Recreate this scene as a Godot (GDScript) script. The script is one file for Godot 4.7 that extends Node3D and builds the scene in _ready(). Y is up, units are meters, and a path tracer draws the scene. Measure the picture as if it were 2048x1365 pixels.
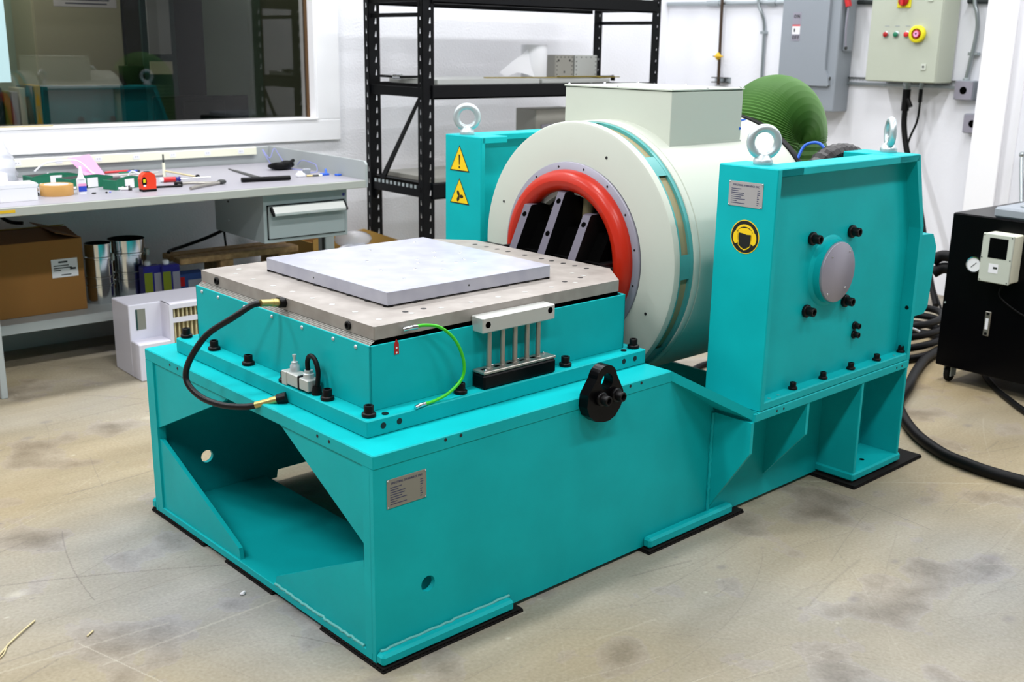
extends Node3D
# Machine hall: a teal vibration test machine with slip table, workbench, rack, wall gear.
# Room axes: x = a (along the window wall), y = up, z = -b (b grows towards the window wall).
# The machine has its own axes u (length), h (height), v (width), turned 2.2 degrees.

var M := {}
# ---------------------------------------------------------------- settings
const TEAL := Color8(16, 182, 186)
const FLOOR := Color8(152, 143, 124)
const LAMP_A := [-2.4, 0.2, 2.6, 4.6]
const LAMP_B := [-1.9, 0.6, 3.1]
const LAMP_E := 5.8
const LAMP_TILT := -0.07
const EXPOSURE := 1.0
const DUCT_C := Vector2(2.55, 1.225)
const DUCT_R := 0.105
const DUCT_V := 0.62

func _ready() -> void:
	# camera
	var cam := Camera3D.new()
	cam.name = "camera"
	add_child(cam)
	cam.position = Vector3(-1.403, 1.6012, 2.1693)
	cam.rotation_order = EULER_ORDER_YXZ
	cam.rotation_degrees = Vector3(-15.175, -40.555, 0.908)
	cam.fov = rad_to_deg(2.0 * atan(682.5 / 2179.7))
	var lens := CameraAttributesPhysical.new()
	lens.frustum_focal_length = 12.0 / tan(cam.fov * PI / 360.0)
	lens.frustum_focus_distance = 3.3
	lens.frustum_near = 0.05
	lens.frustum_far = 60.0
	lens.exposure_aperture = 4.5
	cam.attributes = lens
	cam.near = 0.05
	cam.far = 60.0
	cam.current = true
	# environment: a closed hall, dim grey outside
	var e := Environment.new()
	e.background_mode = Environment.BG_COLOR
	e.background_color = Color(0.3, 0.32, 0.35)
	e.tonemap_mode = Environment.TONE_MAPPER_LINEAR
	e.tonemap_exposure = EXPOSURE
	e.sdfgi_enabled = true
	e.ssao_enabled = true
	e.ssil_enabled = true
	var we := WorldEnvironment.new()
	we.name = "world"
	we.environment = e
	add_child(we)
	light_rig()
	materials()
	room()
	machine()
	duct_and_hoses()
	bench()
	under_bench()
	rack()
	wall_gear()
	chiller()
	office()
	mats_and_bits()
var used := {}

# ---------------------------------------------------------------- shapes
class S:
	var v := PackedVector3Array()
	var n := PackedVector3Array()
	var t := PackedVector2Array()
	var xf := Transform3D()
	func push(p: Vector3, q: Vector3, w := Vector2.ZERO) -> void:
		v.append(xf * p)
		n.append((xf.basis * q).normalized())
		t.append(w)
	func tri(a: Vector3, b: Vector3, c: Vector3, na: Vector3, nb: Vector3, nc: Vector3, ta := Vector2.ZERO, tb := Vector2.ZERO, tc := Vector2.ZERO) -> void:
		if (b - a).cross(c - a).length_squared() < 1e-20:
			return
		if (b - a).cross(c - a).dot(na + nb + nc) > 0.0:
			push(a, na, ta); push(c, nc, tc); push(b, nb, tb)
		else:
			push(a, na, ta); push(b, nb, tb); push(c, nc, tc)
	func quad(a: Vector3, b: Vector3, c: Vector3, d: Vector3, q: Vector3) -> void:
		tri(a, b, c, q, q, q, Vector2(0, 1), Vector2(1, 1), Vector2(1, 0))
		tri(a, c, d, q, q, q, Vector2(0, 1), Vector2(1, 0), Vector2(0, 0))
	func quadn(a: Vector3, b: Vector3, c: Vector3, d: Vector3, na: Vector3, nb: Vector3, nc: Vector3, nd: Vector3) -> void:
		tri(a, b, c, na, nb, nc)
		tri(a, c, d, na, nc, nd)
	# chamfered box between two corners
	func box(lo: Vector3, hi: Vector3, bev := 0.002) -> S:
		var l := Vector3(minf(lo.x, hi.x), minf(lo.y, hi.y), minf(lo.z, hi.z))
		var g := Vector3(maxf(lo.x, hi.x), maxf(lo.y, hi.y), maxf(lo.z, hi.z))
		var c := (l + g) / 2.0
		var e := (g - l) / 2.0
		bev = minf(bev, minf(e.x, minf(e.y, e.z)) * 0.45)
		var f := e - Vector3(bev, bev, bev)
		for i in 3:
			var j := (i + 1) % 3
			var k := (i + 2) % 3
			for s in [-1.0, 1.0]:
				var q := Vector3.ZERO
				q[i] = s
				var p := []
				for w in [[-1, -1], [1, -1], [1, 1], [-1, 1]]:
					var a := Vector3.ZERO
					a[i] = s * e[i]; a[j] = w[0] * f[j]; a[k] = w[1] * f[k]
					p.append(c + a)
				quad(p[0], p[1], p[2], p[3], q)
			if bev <= 0.0:
				continue
			for sj in [-1.0, 1.0]:
				for sk in [-1.0, 1.0]:
					var q2 := Vector3.ZERO
					q2[j] = sj; q2[k] = sk
					var p2 := []
					for w in [[-1, 0], [1, 0], [1, 1], [-1, 1]]:
						var a := Vector3.ZERO
						a[i] = w[0] * f[i]
						a[j] = sj * (e[j] if w[1] == 0 else f[j])
						a[k] = sk * (f[k] if w[1] == 0 else e[k])
						p2.append(c + a)
					quad(p2[0], p2[1], p2[2], p2[3], q2.normalized())
		if bev > 0.0:
			for sx in [-1.0, 1.0]:
				for sy in [-1.0, 1.0]:
					for sz in [-1.0, 1.0]:
						var q := Vector3(sx, sy, sz).normalized()
						tri(c + Vector3(sx * e.x, sy * f.y, sz * f.z), c + Vector3(sx * f.x, sy * e.y, sz * f.z), c + Vector3(sx * f.x, sy * f.y, sz * e.z), q, q, q)
		return self
	# extruded outline; axis: "uh" along v, "vh" along u, "uv" along h (machine/room axes, z = -v)
	func at(axis: String, p: Vector2, d: float) -> Vector3:
		if axis == "uh":
			return Vector3(p.x, p.y, -d)
		if axis == "vh":
			return Vector3(d, p.y, -p.x)
		return Vector3(p.x, d, -p.y)
	func prism(axis: String, poly: Array, d0: float, d1: float, holes := []) -> S:
		var o := PackedVector2Array(poly)
		if Geometry2D.is_polygon_clockwise(o):
			o.reverse()
		var m := (d0 + d1) / 2.0
		var q := (at(axis, Vector2.ZERO, 1.0) - at(axis, Vector2.ZERO, 0.0)).normalized()
		var loops := [o]
		var face := o.duplicate()
		for h in holes:
			var hp := PackedVector2Array(h)
			if not Geometry2D.is_polygon_clockwise(hp):
				hp.reverse()
			loops.append(hp)
			var bi := 0
			var bj := 0
			var bd := 1e9
			for i in face.size():
				for j in hp.size():
					var dd := face[i].distance_squared_to(hp[j])
					if dd < bd:
						bd = dd; bi = i; bj = j
			var nf := PackedVector2Array()
			for i in bi + 1:
				nf.append(face[i])
			for j in hp.size() + 1:
				nf.append(hp[(bj + j) % hp.size()])
			for i in range(bi, face.size()):
				nf.append(face[i])
			face = nf
		var ix := Geometry2D.triangulate_polygon(face)
		for i in range(0, ix.size(), 3):
			for e in [[d1, 1.0 if d1 > d0 else -1.0], [d0, -1.0 if d1 > d0 else 1.0]]:
				tri(at(axis, face[ix[i]], e[0]), at(axis, face[ix[i + 1]], e[0]), at(axis, face[ix[i + 2]], e[0]), q * e[1], q * e[1], q * e[1])
		for lp in loops:
			for i in lp.size():
				var a: Vector2 = lp[i]
				var b: Vector2 = lp[(i + 1) % lp.size()]
				var w := Vector2(b.y - a.y, a.x - b.x).normalized()
				var qq := at(axis, w, m) - at(axis, Vector2.ZERO, m)
				quad(at(axis, a, d0), at(axis, b, d0), at(axis, b, d1), at(axis, a, d1), qq)
		return self
	# turned profile: points (radius, height) about local y
	func lathe(pr: Array, segs := 24, a0 := 0.0, a1 := TAU) -> S:
		var nn := []
		for i in pr.size() - 1:
			var d: Vector2 = pr[i + 1] - pr[i]
			nn.append(Vector2(d.y, -d.x).normalized())
		var mid := Vector2.ZERO
		for p in pr:
			mid += p
		mid /= pr.size()
		for i in nn.size():
			var na: Vector2 = nn[i]
			var nb: Vector2 = nn[i]
			if i > 0 and nn[i - 1].dot(nn[i]) > 0.7:
				na = (nn[i - 1] + nn[i]).normalized()
			if i < nn.size() - 1 and nn[i + 1].dot(nn[i]) > 0.7:
				nb = (nn[i + 1] + nn[i]).normalized()
			var A: Vector2 = pr[i]
			var B: Vector2 = pr[i + 1]
			for k in segs:
				var t0 := a0 + (a1 - a0) * k / segs
				var t1 := a0 + (a1 - a0) * (k + 1) / segs
				var c0 := Vector3(cos(t0), 0, sin(t0))
				var c1 := Vector3(cos(t1), 0, sin(t1))
				var Y := Vector3.UP
				quadn(c0 * A.x + Y * A.y, c1 * A.x + Y * A.y, c1 * B.x + Y * B.y, c0 * B.x + Y * B.y, c0 * na.x + Y * na.y, c1 * na.x + Y * na.y, c1 * nb.x + Y * nb.y, c0 * nb.x + Y * nb.y)
		return self
	func cyl(r: float, y0: float, y1: float, segs := 20, bev := 0.0) -> S:
		var b := minf(bev, r * 0.4)
		if b > 0.0:
			return lathe([Vector2(0, y0), Vector2(r - b, y0), Vector2(r, y0 + b), Vector2(r, y1 - b), Vector2(r - b, y1), Vector2(0, y1)], segs)
		return lathe([Vector2(0, y0), Vector2(r, y0), Vector2(r, y1), Vector2(0, y1)], segs)
	func ball(c: Vector3, r: Vector3, segs := 14) -> S:
		var keep := xf
		xf = xf * Transform3D(Basis.from_scale(r), c)
		var pr := []
		for i in 9:
			var a := -PI / 2 + PI * i / 8
			pr.append(Vector2(maxf(cos(a), 0.0), sin(a)))
		lathe(pr, segs)
		xf = keep
		return self
	func smooth(pts: Array, sub := 6) -> Array:
		var out := []
		for i in pts.size() - 1:
			var p0: Vector3 = pts[maxi(i - 1, 0)]
			var p1: Vector3 = pts[i]
			var p2: Vector3 = pts[i + 1]
			var p3: Vector3 = pts[mini(i + 2, pts.size() - 1)]
			for k in sub:
				out.append(p1.cubic_interpolate(p2, p0, p3, float(k) / sub))
		out.append(pts[-1])
		return out
	# round bar along a path; radii may vary (ridges)
	func tube(pts: Array, r: float, segs := 10, sub := 6, ridge := 0.0, every := 2) -> S:
		var p: Array = smooth(pts, sub) if sub > 1 else pts
		var d0: Vector3 = (p[1] - p[0]).normalized()
		var x := d0.cross(Vector3.UP if absf(d0.y) < 0.9 else Vector3.RIGHT).normalized()
		var rings := []
		for i in p.size():
			var d: Vector3 = ((p[mini(i + 1, p.size() - 1)] as Vector3) - (p[maxi(i - 1, 0)] as Vector3)).normalized()
			x = (x - d * x.dot(d)).normalized()
			var y := d.cross(x)
			var rr := r + (ridge if i % every == 0 else 0.0)
			var ring := []
			for k in segs + 1:
				var a := TAU * k / segs
				var q := x * cos(a) + y * sin(a)
				ring.append([p[i] + q * rr, q])
			rings.append(ring)
		for i in rings.size() - 1:
			for k in segs:
				var A: Array = rings[i][k]
				var B: Array = rings[i][k + 1]
				var C: Array = rings[i + 1][k + 1]
				var D: Array = rings[i + 1][k]
				if ridge > 0.0:
					var f: Vector3 = (B[0] - A[0]).cross(D[0] - A[0]).normalized()
					if f.dot(A[1]) < 0:
						f = -f
					quad(A[0], B[0], C[0], D[0], f)
				else:
					quadn(A[0], B[0], C[0], D[0], A[1], B[1], C[1], D[1])
		for e in [[0, -1.0], [rings.size() - 1, 1.0]]:
			var q: Vector3 = (p[mini(e[0] + 1, p.size() - 1)] - p[maxi(e[0] - 1, 0)]).normalized() * e[1]
			for k in segs:
				tri(p[e[0]], rings[e[0]][k][0], rings[e[0]][k + 1][0], q, q, q)
		return self
	func move(by: Vector3) -> void:
		for i in v.size():
			v[i] += by
	func base() -> Vector3:
		var lo := v[0]
		var hi := v[0]
		for p in v:
			lo = lo.min(p)
			hi = hi.max(p)
		return Vector3((lo.x + hi.x) / 2, lo.y, (lo.z + hi.z) / 2)
	func mesh() -> ArrayMesh:
		var a := []
		a.resize(Mesh.ARRAY_MAX)
		a[Mesh.ARRAY_VERTEX] = v
		a[Mesh.ARRAY_NORMAL] = n
		a[Mesh.ARRAY_TEX_UV] = t
		var m := ArrayMesh.new()
		m.add_surface_from_arrays(Mesh.PRIMITIVE_TRIANGLES, a)
		return m

# ---------------------------------------------------------------- naming and tree
func V(u: float, h: float, v: float) -> Vector3:
	return Vector3(u, h, -v)

func B(u0: float, u1: float, h0: float, h1: float, v0: float, v1: float, bev := 0.002) -> S:
	return S.new().box(V(u0, h0, v0), V(u1, h1, v1), bev)

func numbered(called: String) -> String:
	var k: int = used.get(called, 0)
	used[called] = k + 1
	return called if k == 0 else "%s_%03d" % [called, k]

func tag(o: Node3D, label: String, category: String, group := "", kind := "") -> Node3D:
	if label: o.set_meta("label", label)
	if category: o.set_meta("category", category)
	if group: o.set_meta("group", group)
	if kind: o.set_meta("kind", kind)
	return o

func thing(called: String, label: String, category: String, at: Vector3, group := "", turn := 0.0) -> Node3D:
	var o := Node3D.new()
	o.name = numbered(called)
	add_child(o)
	o.position = at
	o.rotation.y = turn
	tag(o, label, category, group)
	return o

# a mesh under a parent; shapes are given in the thing's outer axes and brought to the parent's own
func part(called: String, s: S, m: Material, parent: Node3D, kind := "") -> MeshInstance3D:
	var o := MeshInstance3D.new()
	o.name = called
	parent.add_child(o, true)
	var off := Vector3.ZERO
	var p: Node3D = parent
	while p != self:
		off += p.position if p.get_parent() != self or p.rotation.y == 0.0 else Vector3.ZERO
		p = p.get_parent()
	s.move(-off)
	var b := s.base()
	s.move(-b)
	o.position = b
	o.mesh = s.mesh()
	o.material_override = m
	if kind: o.set_meta("kind", kind)
	return o

func again(o: Node3D, by: Vector3, turn := 0.0) -> Node3D:      # one more of the same part, moved
	var c: Node3D = o.duplicate()
	c.name = o.name.rstrip("0123456789")
	o.get_parent().add_child(c, true)
	c.position = o.position + by
	c.rotation.y += turn
	return c

func solo(called: String, s: S, m: Material, label: String, category: String, group := "", kind := "") -> MeshInstance3D:
	var o := MeshInstance3D.new()
	o.name = numbered(called)
	add_child(o)
	var b := s.base()
	s.move(-b)
	o.position = b
	o.mesh = s.mesh()
	o.material_override = m
	tag(o, label, category, group, kind)
	return o

func struct(called: String, s: S, m: Material, label: String, category: String) -> MeshInstance3D:
	return solo(called, s, m, label, category, "", "structure")

func group_part(called: String, parent: Node3D) -> Node3D:      # a part that is made of sub-parts
	var o := Node3D.new()
	o.name = called
	parent.add_child(o, true)
	return o

func words(called: String, text: String, size: float, m: Material, parent: Node3D, at: Vector3, basis: Basis, bold := false) -> void:
	var f := SystemFont.new()
	f.font_names = PackedStringArray(["Droid Sans"])
	f.font_weight = 700 if bold else 400
	var tm := TextMesh.new()
	tm.text = text
	tm.font = f
	tm.font_size = 32
	tm.pixel_size = size / 32.0
	tm.depth = 0.0006
	tm.curve_step = 2.0
	var o := MeshInstance3D.new()
	o.name = called
	parent.add_child(o, true)
	o.mesh = tm
	o.material_override = m
	var off := Vector3.ZERO
	var p: Node3D = parent
	while p != self:
		off += p.position if p.get_parent() != self or p.rotation.y == 0.0 else Vector3.ZERO
		p = p.get_parent()
	o.transform = Transform3D(basis, at - off)

func circle(c: Vector2, r: float, k := 20) -> Array:
	var o := []
	for i in k:
		o.append(c + Vector2(cos(TAU * i / k), sin(TAU * i / k)) * r)
	return o

func ax(dir: String, at: Vector3) -> Transform3D:               # turns local y to an axis, placed at a point
	var b := Basis()
	match dir:
		"u": b = Basis(Vector3(0, -1, 0), Vector3(1, 0, 0), Vector3(0, 0, 1))
		"-u": b = Basis(Vector3(0, 1, 0), Vector3(-1, 0, 0), Vector3(0, 0, 1))
		"v": b = Basis(Vector3(1, 0, 0), Vector3(0, 0, -1), Vector3(0, 1, 0))
		"-v": b = Basis(Vector3(1, 0, 0), Vector3(0, 0, 1), Vector3(0, -1, 0))
	return Transform3D(b, at)

func turned(dir: String, at: Vector3, pr: Array, segs := 20, a0 := 0.0, a1 := TAU) -> S:
	var s := S.new()
	s.xf = ax(dir, at)
	s.lathe(pr, segs, a0, a1)
	return s

func rod(dir: String, at: Vector3, r: float, l: float, segs := 16, bev := 0.0) -> S:
	var s := S.new()
	s.xf = ax(dir, at)
	s.cyl(r, 0.0, l, segs, bev)
	return s

# ---------------------------------------------------------------- materials
func std(c: Color, rough := 0.6, metal := 0.0, spec := 0.5) -> StandardMaterial3D:
	var m := StandardMaterial3D.new()
	m.albedo_color = c
	m.roughness = rough
	m.metallic = metal
	m.metallic_specular = spec
	return m

func c8(r: int, g: int, b: int) -> Color:
	return Color8(r, g, b)

func noise_tex(freq: float, seed_: int, lo: Color, hi: Color, size := 512, octaves := 4) -> NoiseTexture2D:
	var f := FastNoiseLite.new()
	f.seed = seed_
	f.frequency = freq
	f.fractal_octaves = octaves
	var t := NoiseTexture2D.new()
	t.width = size
	t.height = size
	t.seamless = true
	t.noise = f
	var g := Gradient.new()
	g.set_color(0, lo)
	g.set_color(1, hi)
	t.color_ramp = g
	return t

func bump_tex(freq: float, seed_: int, strength: float, size := 512, octaves := 4) -> NoiseTexture2D:
	var f := FastNoiseLite.new()
	f.seed = seed_
	f.frequency = freq
	f.fractal_octaves = octaves
	var t := NoiseTexture2D.new()
	t.width = size
	t.height = size
	t.seamless = true
	t.noise = f
	t.as_normal_map = true
	t.bump_strength = strength
	return t

func tri_map(m: StandardMaterial3D, scale: float, world := true) -> void:
	m.uv1_triplanar = true
	m.uv1_world_triplanar = world
	m.uv1_scale = Vector3.ONE * scale

func materials() -> void:
	var teal := std(TEAL, 0.4, 0.0, 0.22)
	teal.albedo_texture = noise_tex(0.006, 3, Color(0.93, 0.93, 0.93), Color(1, 1, 1), 512, 5)
	tri_map(teal, 0.9, false)
	M.teal = teal
	M.teal_pale = std(c8(92, 176, 172), 0.45)
	M.teal_band = std(c8(78, 160, 158), 0.42)
	M.cream = std(c8(198, 203, 191), 0.4, 0.0, 0.3)
	M.black = std(c8(8, 8, 9), 0.5, 0.0, 0.3)
	M.black_steel = std(c8(12, 11, 12), 0.4, 0.1, 0.35)
	M.black_gloss = std(c8(5, 5, 7), 0.3, 0.0, 0.25)
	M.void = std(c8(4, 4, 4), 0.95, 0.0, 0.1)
	M.rubber = std(c8(20, 18, 17), 0.8, 0.0, 0.3)
	M.rubber_hose = std(c8(18, 14, 17), 0.4, 0.0, 0.4)
	M.gray_ring = std(c8(158, 155, 168), 0.42, 0.3)
	M.fin_gray = std(c8(96, 92, 104), 0.45, 0.3)
	M.red = std(c8(188, 40, 18), 0.4, 0.0, 0.3)
	M.red.clearcoat_enabled = true
	M.red.clearcoat = 0.35
	M.red.clearcoat_roughness = 0.25
	M.mesh_beige = std(c8(150, 140, 104), 0.7)
	M.zinc = std(c8(190, 200, 202), 0.35, 0.5)
	M.steel = std(c8(170, 166, 158), 0.35, 0.8)
	M.chrome = std(c8(215, 218, 222), 0.15, 1.0)
	M.brass = std(c8(196, 178, 110), 0.3, 0.7)
	M.brass_flat = std(c8(150, 132, 52), 0.45, 0.5)
	var al := std(c8(192, 194, 204), 0.36, 0.4)
	al.albedo_texture = noise_tex(0.01, 11, Color(0.9, 0.9, 0.93), Color(1, 1, 1), 512, 3)
	tri_map(al, 1.6, false)
	M.alu = al
	var mg := std(c8(172, 166, 160), 0.5, 0.3)
	mg.albedo_texture = noise_tex(0.012, 15, Color(0.86, 0.85, 0.84), Color(1, 1, 1), 512, 5)
	tri_map(mg, 1.4, false)
	M.magnesium = mg
	M.alu_plain = std(c8(196, 198, 194), 0.4, 0.5)
	M.alu_dull = std(c8(160, 158, 150), 0.5, 0.35)
	M.plate_metal = std(c8(176, 172, 170), 0.45, 0.3)
	M.plate_metal2 = std(c8(138, 138, 128), 0.45, 0.3)
	M.ink = std(c8(58, 62, 92), 0.7)
	M.ink_dark = std(c8(18, 18, 20), 0.6)
	M.yellow = std(c8(250, 208, 0), 0.5)
	M.sticker_black = std(c8(14, 12, 8), 0.5)
	M.white = std(c8(235, 236, 242), 0.5)
	M.white_metal = std(c8(218, 216, 228), 0.35)
	M.paper = std(c8(240, 240, 244), 0.8)
	M.green_hose = std(c8(66, 112, 40), 0.55)
	M.green_wire = std(c8(60, 190, 20), 0.4)
	M.blue_tube = std(c8(40, 100, 215), 0.35)
	M.wall = std(c8(240, 241, 247), 0.7, 0.0, 0.3)
	M.wall.normal_enabled = true
	M.wall.normal_texture = bump_tex(0.03, 21, 4.0, 512, 5)
	M.wall.normal_scale = 0.15
	tri_map(M.wall, 1.6)
	M.rough_wall = std(c8(243, 244, 249), 0.75, 0.0, 0.3)
	M.rough_wall.normal_enabled = true
	M.rough_wall.normal_texture = bump_tex(0.05, 23, 5.0, 512, 4)
	M.rough_wall.normal_scale = 0.3
	tri_map(M.rough_wall, 2.2)
	M.trim = std(c8(250, 250, 253), 0.45)
	M.ceiling = std(c8(110, 110, 112), 0.8)
	M.hall_wall = std(c8(120, 120, 124), 0.8)
	M.bench_top = std(c8(162, 160, 168), 0.4)
	M.bench = std(c8(172, 174, 167), 0.5)
	M.bench_side = std(c8(168, 174, 174), 0.5)
	M.drawer = std(c8(142, 152, 152), 0.45)
	M.cream_strip = std(c8(240, 240, 218), 0.5)
	M.rack = std(c8(8, 9, 12), 0.42, 0.0, 0.3)
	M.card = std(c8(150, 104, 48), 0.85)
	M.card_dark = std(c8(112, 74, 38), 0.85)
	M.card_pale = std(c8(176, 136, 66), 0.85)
	M.wood = std(c8(196, 160, 108), 0.7)
	M.wood.albedo_texture = noise_tex(0.02, 31, Color(0.75, 0.72, 0.7), Color(1, 1, 1), 256, 4)
	tri_map(M.wood, 4.0)
	M.tan_tape = std(c8(200, 152, 84), 0.4)
	M.gray_box = std(c8(146, 153, 161), 0.45)
	M.gray_box_side = std(c8(142, 147, 158), 0.45)
	M.panel_beige = std(c8(182, 188, 172), 0.45)
	M.emt = std(c8(170, 178, 180), 0.3, 0.8)
	M.strut = std(c8(52, 58, 58), 0.6, 0.0, 0.3)
	M.brown_pole = std(c8(58, 40, 22), 0.5)
	M.valve_yellow = std(c8(222, 178, 30), 0.45)
	M.estop_yellow = std(c8(226, 214, 20), 0.4)
	M.btn_red = std(c8(205, 40, 44), 0.35)
	M.btn_dark_red = std(c8(168, 16, 18), 0.35)
	M.btn_green = std(c8(20, 118, 84), 0.35)
	M.pink = std(c8(238, 160, 206), 0.8)
	M.carton_green = std(c8(14, 110, 80), 0.6)
	M.orange = std(c8(240, 62, 26), 0.4)
	M.blue = std(c8(40, 70, 190), 0.4)
	M.blue_dark = std(c8(30, 26, 120), 0.4)
	M.lime = std(c8(120, 134, 20), 0.5)
	M.galv = std(c8(205, 210, 212), 0.14, 1.0)
	M.gun = std(c8(66, 68, 66), 0.45, 0.3)
	M.dark_teal = std(c8(6, 58, 56), 0.5)
	M.office_wall = std(c8(176, 200, 178), 0.8)
	M.office_beige = std(c8(196, 196, 166), 0.7)
	M.tan = std(c8(206, 192, 150), 0.7)
	M.brown = std(c8(90, 62, 28), 0.6)
	var gl := std(Color(0.02, 0.04, 0.035, 0.3), 0.01, 0.0, 0.5)
	gl.transparency = BaseMaterial3D.TRANSPARENCY_ALPHA
	M.glass = gl
	var pl := std(Color(0.95, 0.96, 1.0, 0.45), 0.15)
	pl.transparency = BaseMaterial3D.TRANSPARENCY_ALPHA
	M.plastic = pl
	var lamp := std(c8(255, 255, 255), 0.6)
	lamp.emission_enabled = true
	lamp.emission = Color(1.0, 0.99, 0.96)
	lamp.emission_energy_multiplier = 4.0
	M.lamp = lamp
	M.floor = floor_material()

func floor_material() -> StandardMaterial3D:
	var n := 2048
	var mk := func(freq: float, sd: int, w: int, h: int, oct: int) -> Image:
		var f := FastNoiseLite.new()
		f.seed = sd
		f.frequency = freq
		f.fractal_octaves = oct
		f.noise_type = FastNoiseLite.TYPE_PERLIN
		var im := f.get_seamless_image(w, h)
		if w != n or h != n:
			im.resize(n, n, Image.INTERPOLATE_CUBIC)
		im.convert(Image.FORMAT_L8)
		return im
	var big: PackedByteArray = mk.call(0.012, 5, 512, 512, 4).get_data()
	var mid: PackedByteArray = mk.call(0.02, 9, 1024, 1024, 5).get_data()
	var streak: PackedByteArray = mk.call(0.03, 13, 256, 1024, 4).get_data()
	var fine: PackedByteArray = mk.call(0.3, 17, 2048, 2048, 3).get_data()
	var hue: PackedByteArray = mk.call(0.015, 29, 256, 256, 3).get_data()
	var o := PackedByteArray()
	o.resize(n * n * 3)
	var j := 0
	for i in n * n:
		var b := big[i] - 128
		var m := mid[i] - 128
		var d: int = (fine[i] - 128) / 11 + (streak[i] - 128) / 11 + b / 12
		if m < -34:
			d += (m + 34) * 4 / 10
		var q := hue[i] - 128
		o[j] = clampi(FLOOR.r8 + d + q / 12, 0, 255)
		o[j + 1] = clampi(FLOOR.g8 + d, 0, 255)
		o[j + 2] = clampi(FLOOR.b8 + d - q / 7 + (5 if m < -30 else 0), 0, 255)
		j += 3
	var im := Image.create_from_data(n, n, false, Image.FORMAT_RGB8, o)
	var rng := RandomNumberGenerator.new()
	rng.seed = 77
	for k in 1300:                                               # scratches and drag marks
		var p := Vector2(rng.randf() * n, rng.randf() * n)
		var ang := rng.randfn(0.1, 0.35) if rng.randf() < 0.7 else rng.randf() * TAU
		var len := rng.randf_range(20, 190) if rng.randf() < 0.85 else rng.randf_range(200, 420)
		var light := rng.randf() < 0.35
		var c := c8(206, 200, 184) if light else c8(92, 86, 84)
		var al := rng.randf_range(0.06, 0.34)
		var wide := 1 if rng.randf() < 0.85 else 3
		var bend := rng.randfn(0.0, 0.0012)
		for i in int(len):
			p += Vector2(cos(ang), sin(ang))
			ang += bend
			for w in wide:
				var x := posmod(int(p.x), n)
				var y := posmod(int(p.y) + w, n)
				im.set_pixel(x, y, im.get_pixel(x, y).lerp(c, al * rng.randf_range(0.4, 1.0)))
	for k in 700:                                               # specks and spots
		var p := Vector2(rng.randf() * n, rng.randf() * n)
		var r := rng.randf_range(1.0, 3.5) if rng.randf() < 0.9 else rng.randf_range(6, 18)
		var c := c8(112, 108, 112) if rng.randf() < 0.75 else c8(214, 210, 196)
		for y in range(int(-r), int(r) + 1):
			for x in range(int(-r * 1.4), int(r * 1.4) + 1):
				var e := Vector2(x / 1.4, y).length() / r
				if e < 1.0:
					var xx := posmod(int(p.x) + x, n)
					var yy := posmod(int(p.y) + y, n)
					im.set_pixel(xx, yy, im.get_pixel(xx, yy).lerp(c, 0.45 * (1.0 - e)))
	var t := ImageTexture.create_from_image(im)
	var m := std(Color.WHITE, 0.6, 0.0, 0.4)
	m.albedo_texture = t
	tri_map(m, 1.0 / 6.0)
	return m

# ---------------------------------------------------------------- the machine
func cap_screw(parent: Node3D, at: Vector3, dir := "h", k := 1.0, called := "cap_screw") -> void:
	var key := "cap%s%.2f" % [dir, k]
	if not M.has(key):
		var s := S.new()
		s.xf = ax(dir, Vector3.ZERO).scaled_local(Vector3.ONE * k)
		s.lathe([Vector2(0, 0), Vector2(0.0185, 0), Vector2(0.0195, 0.002), Vector2(0.0195, 0.009), Vector2(0.0175, 0.011), Vector2(0.0135, 0.012), Vector2(0.0135, 0.030), Vector2(0.0122, 0.0315), Vector2(0.0085, 0.0315), Vector2(0.0075, 0.022), Vector2(0, 0.022)], 18)
		M[key] = s.mesh()
	var o := MeshInstance3D.new()
	o.name = called
	parent.add_child(o, true)
	o.mesh = M[key]
	o.material_override = M.black_steel
	o.position = at - parent.position

func dot(parent: Node3D, at: Vector3, dir: String, r: float, m: Material, called := "bolt_hole", high := 0.0008) -> void:
	var key := "dot%s%.4f%.4f" % [dir, r, high]
	if not M.has(key):
		M[key] = rod(dir, Vector3.ZERO, r, high, 14, 0.0).mesh()
	var o := MeshInstance3D.new()
	o.name = called
	parent.add_child(o, true)
	o.mesh = M[key]
	o.material_override = m
	o.position = at - parent.position

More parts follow.
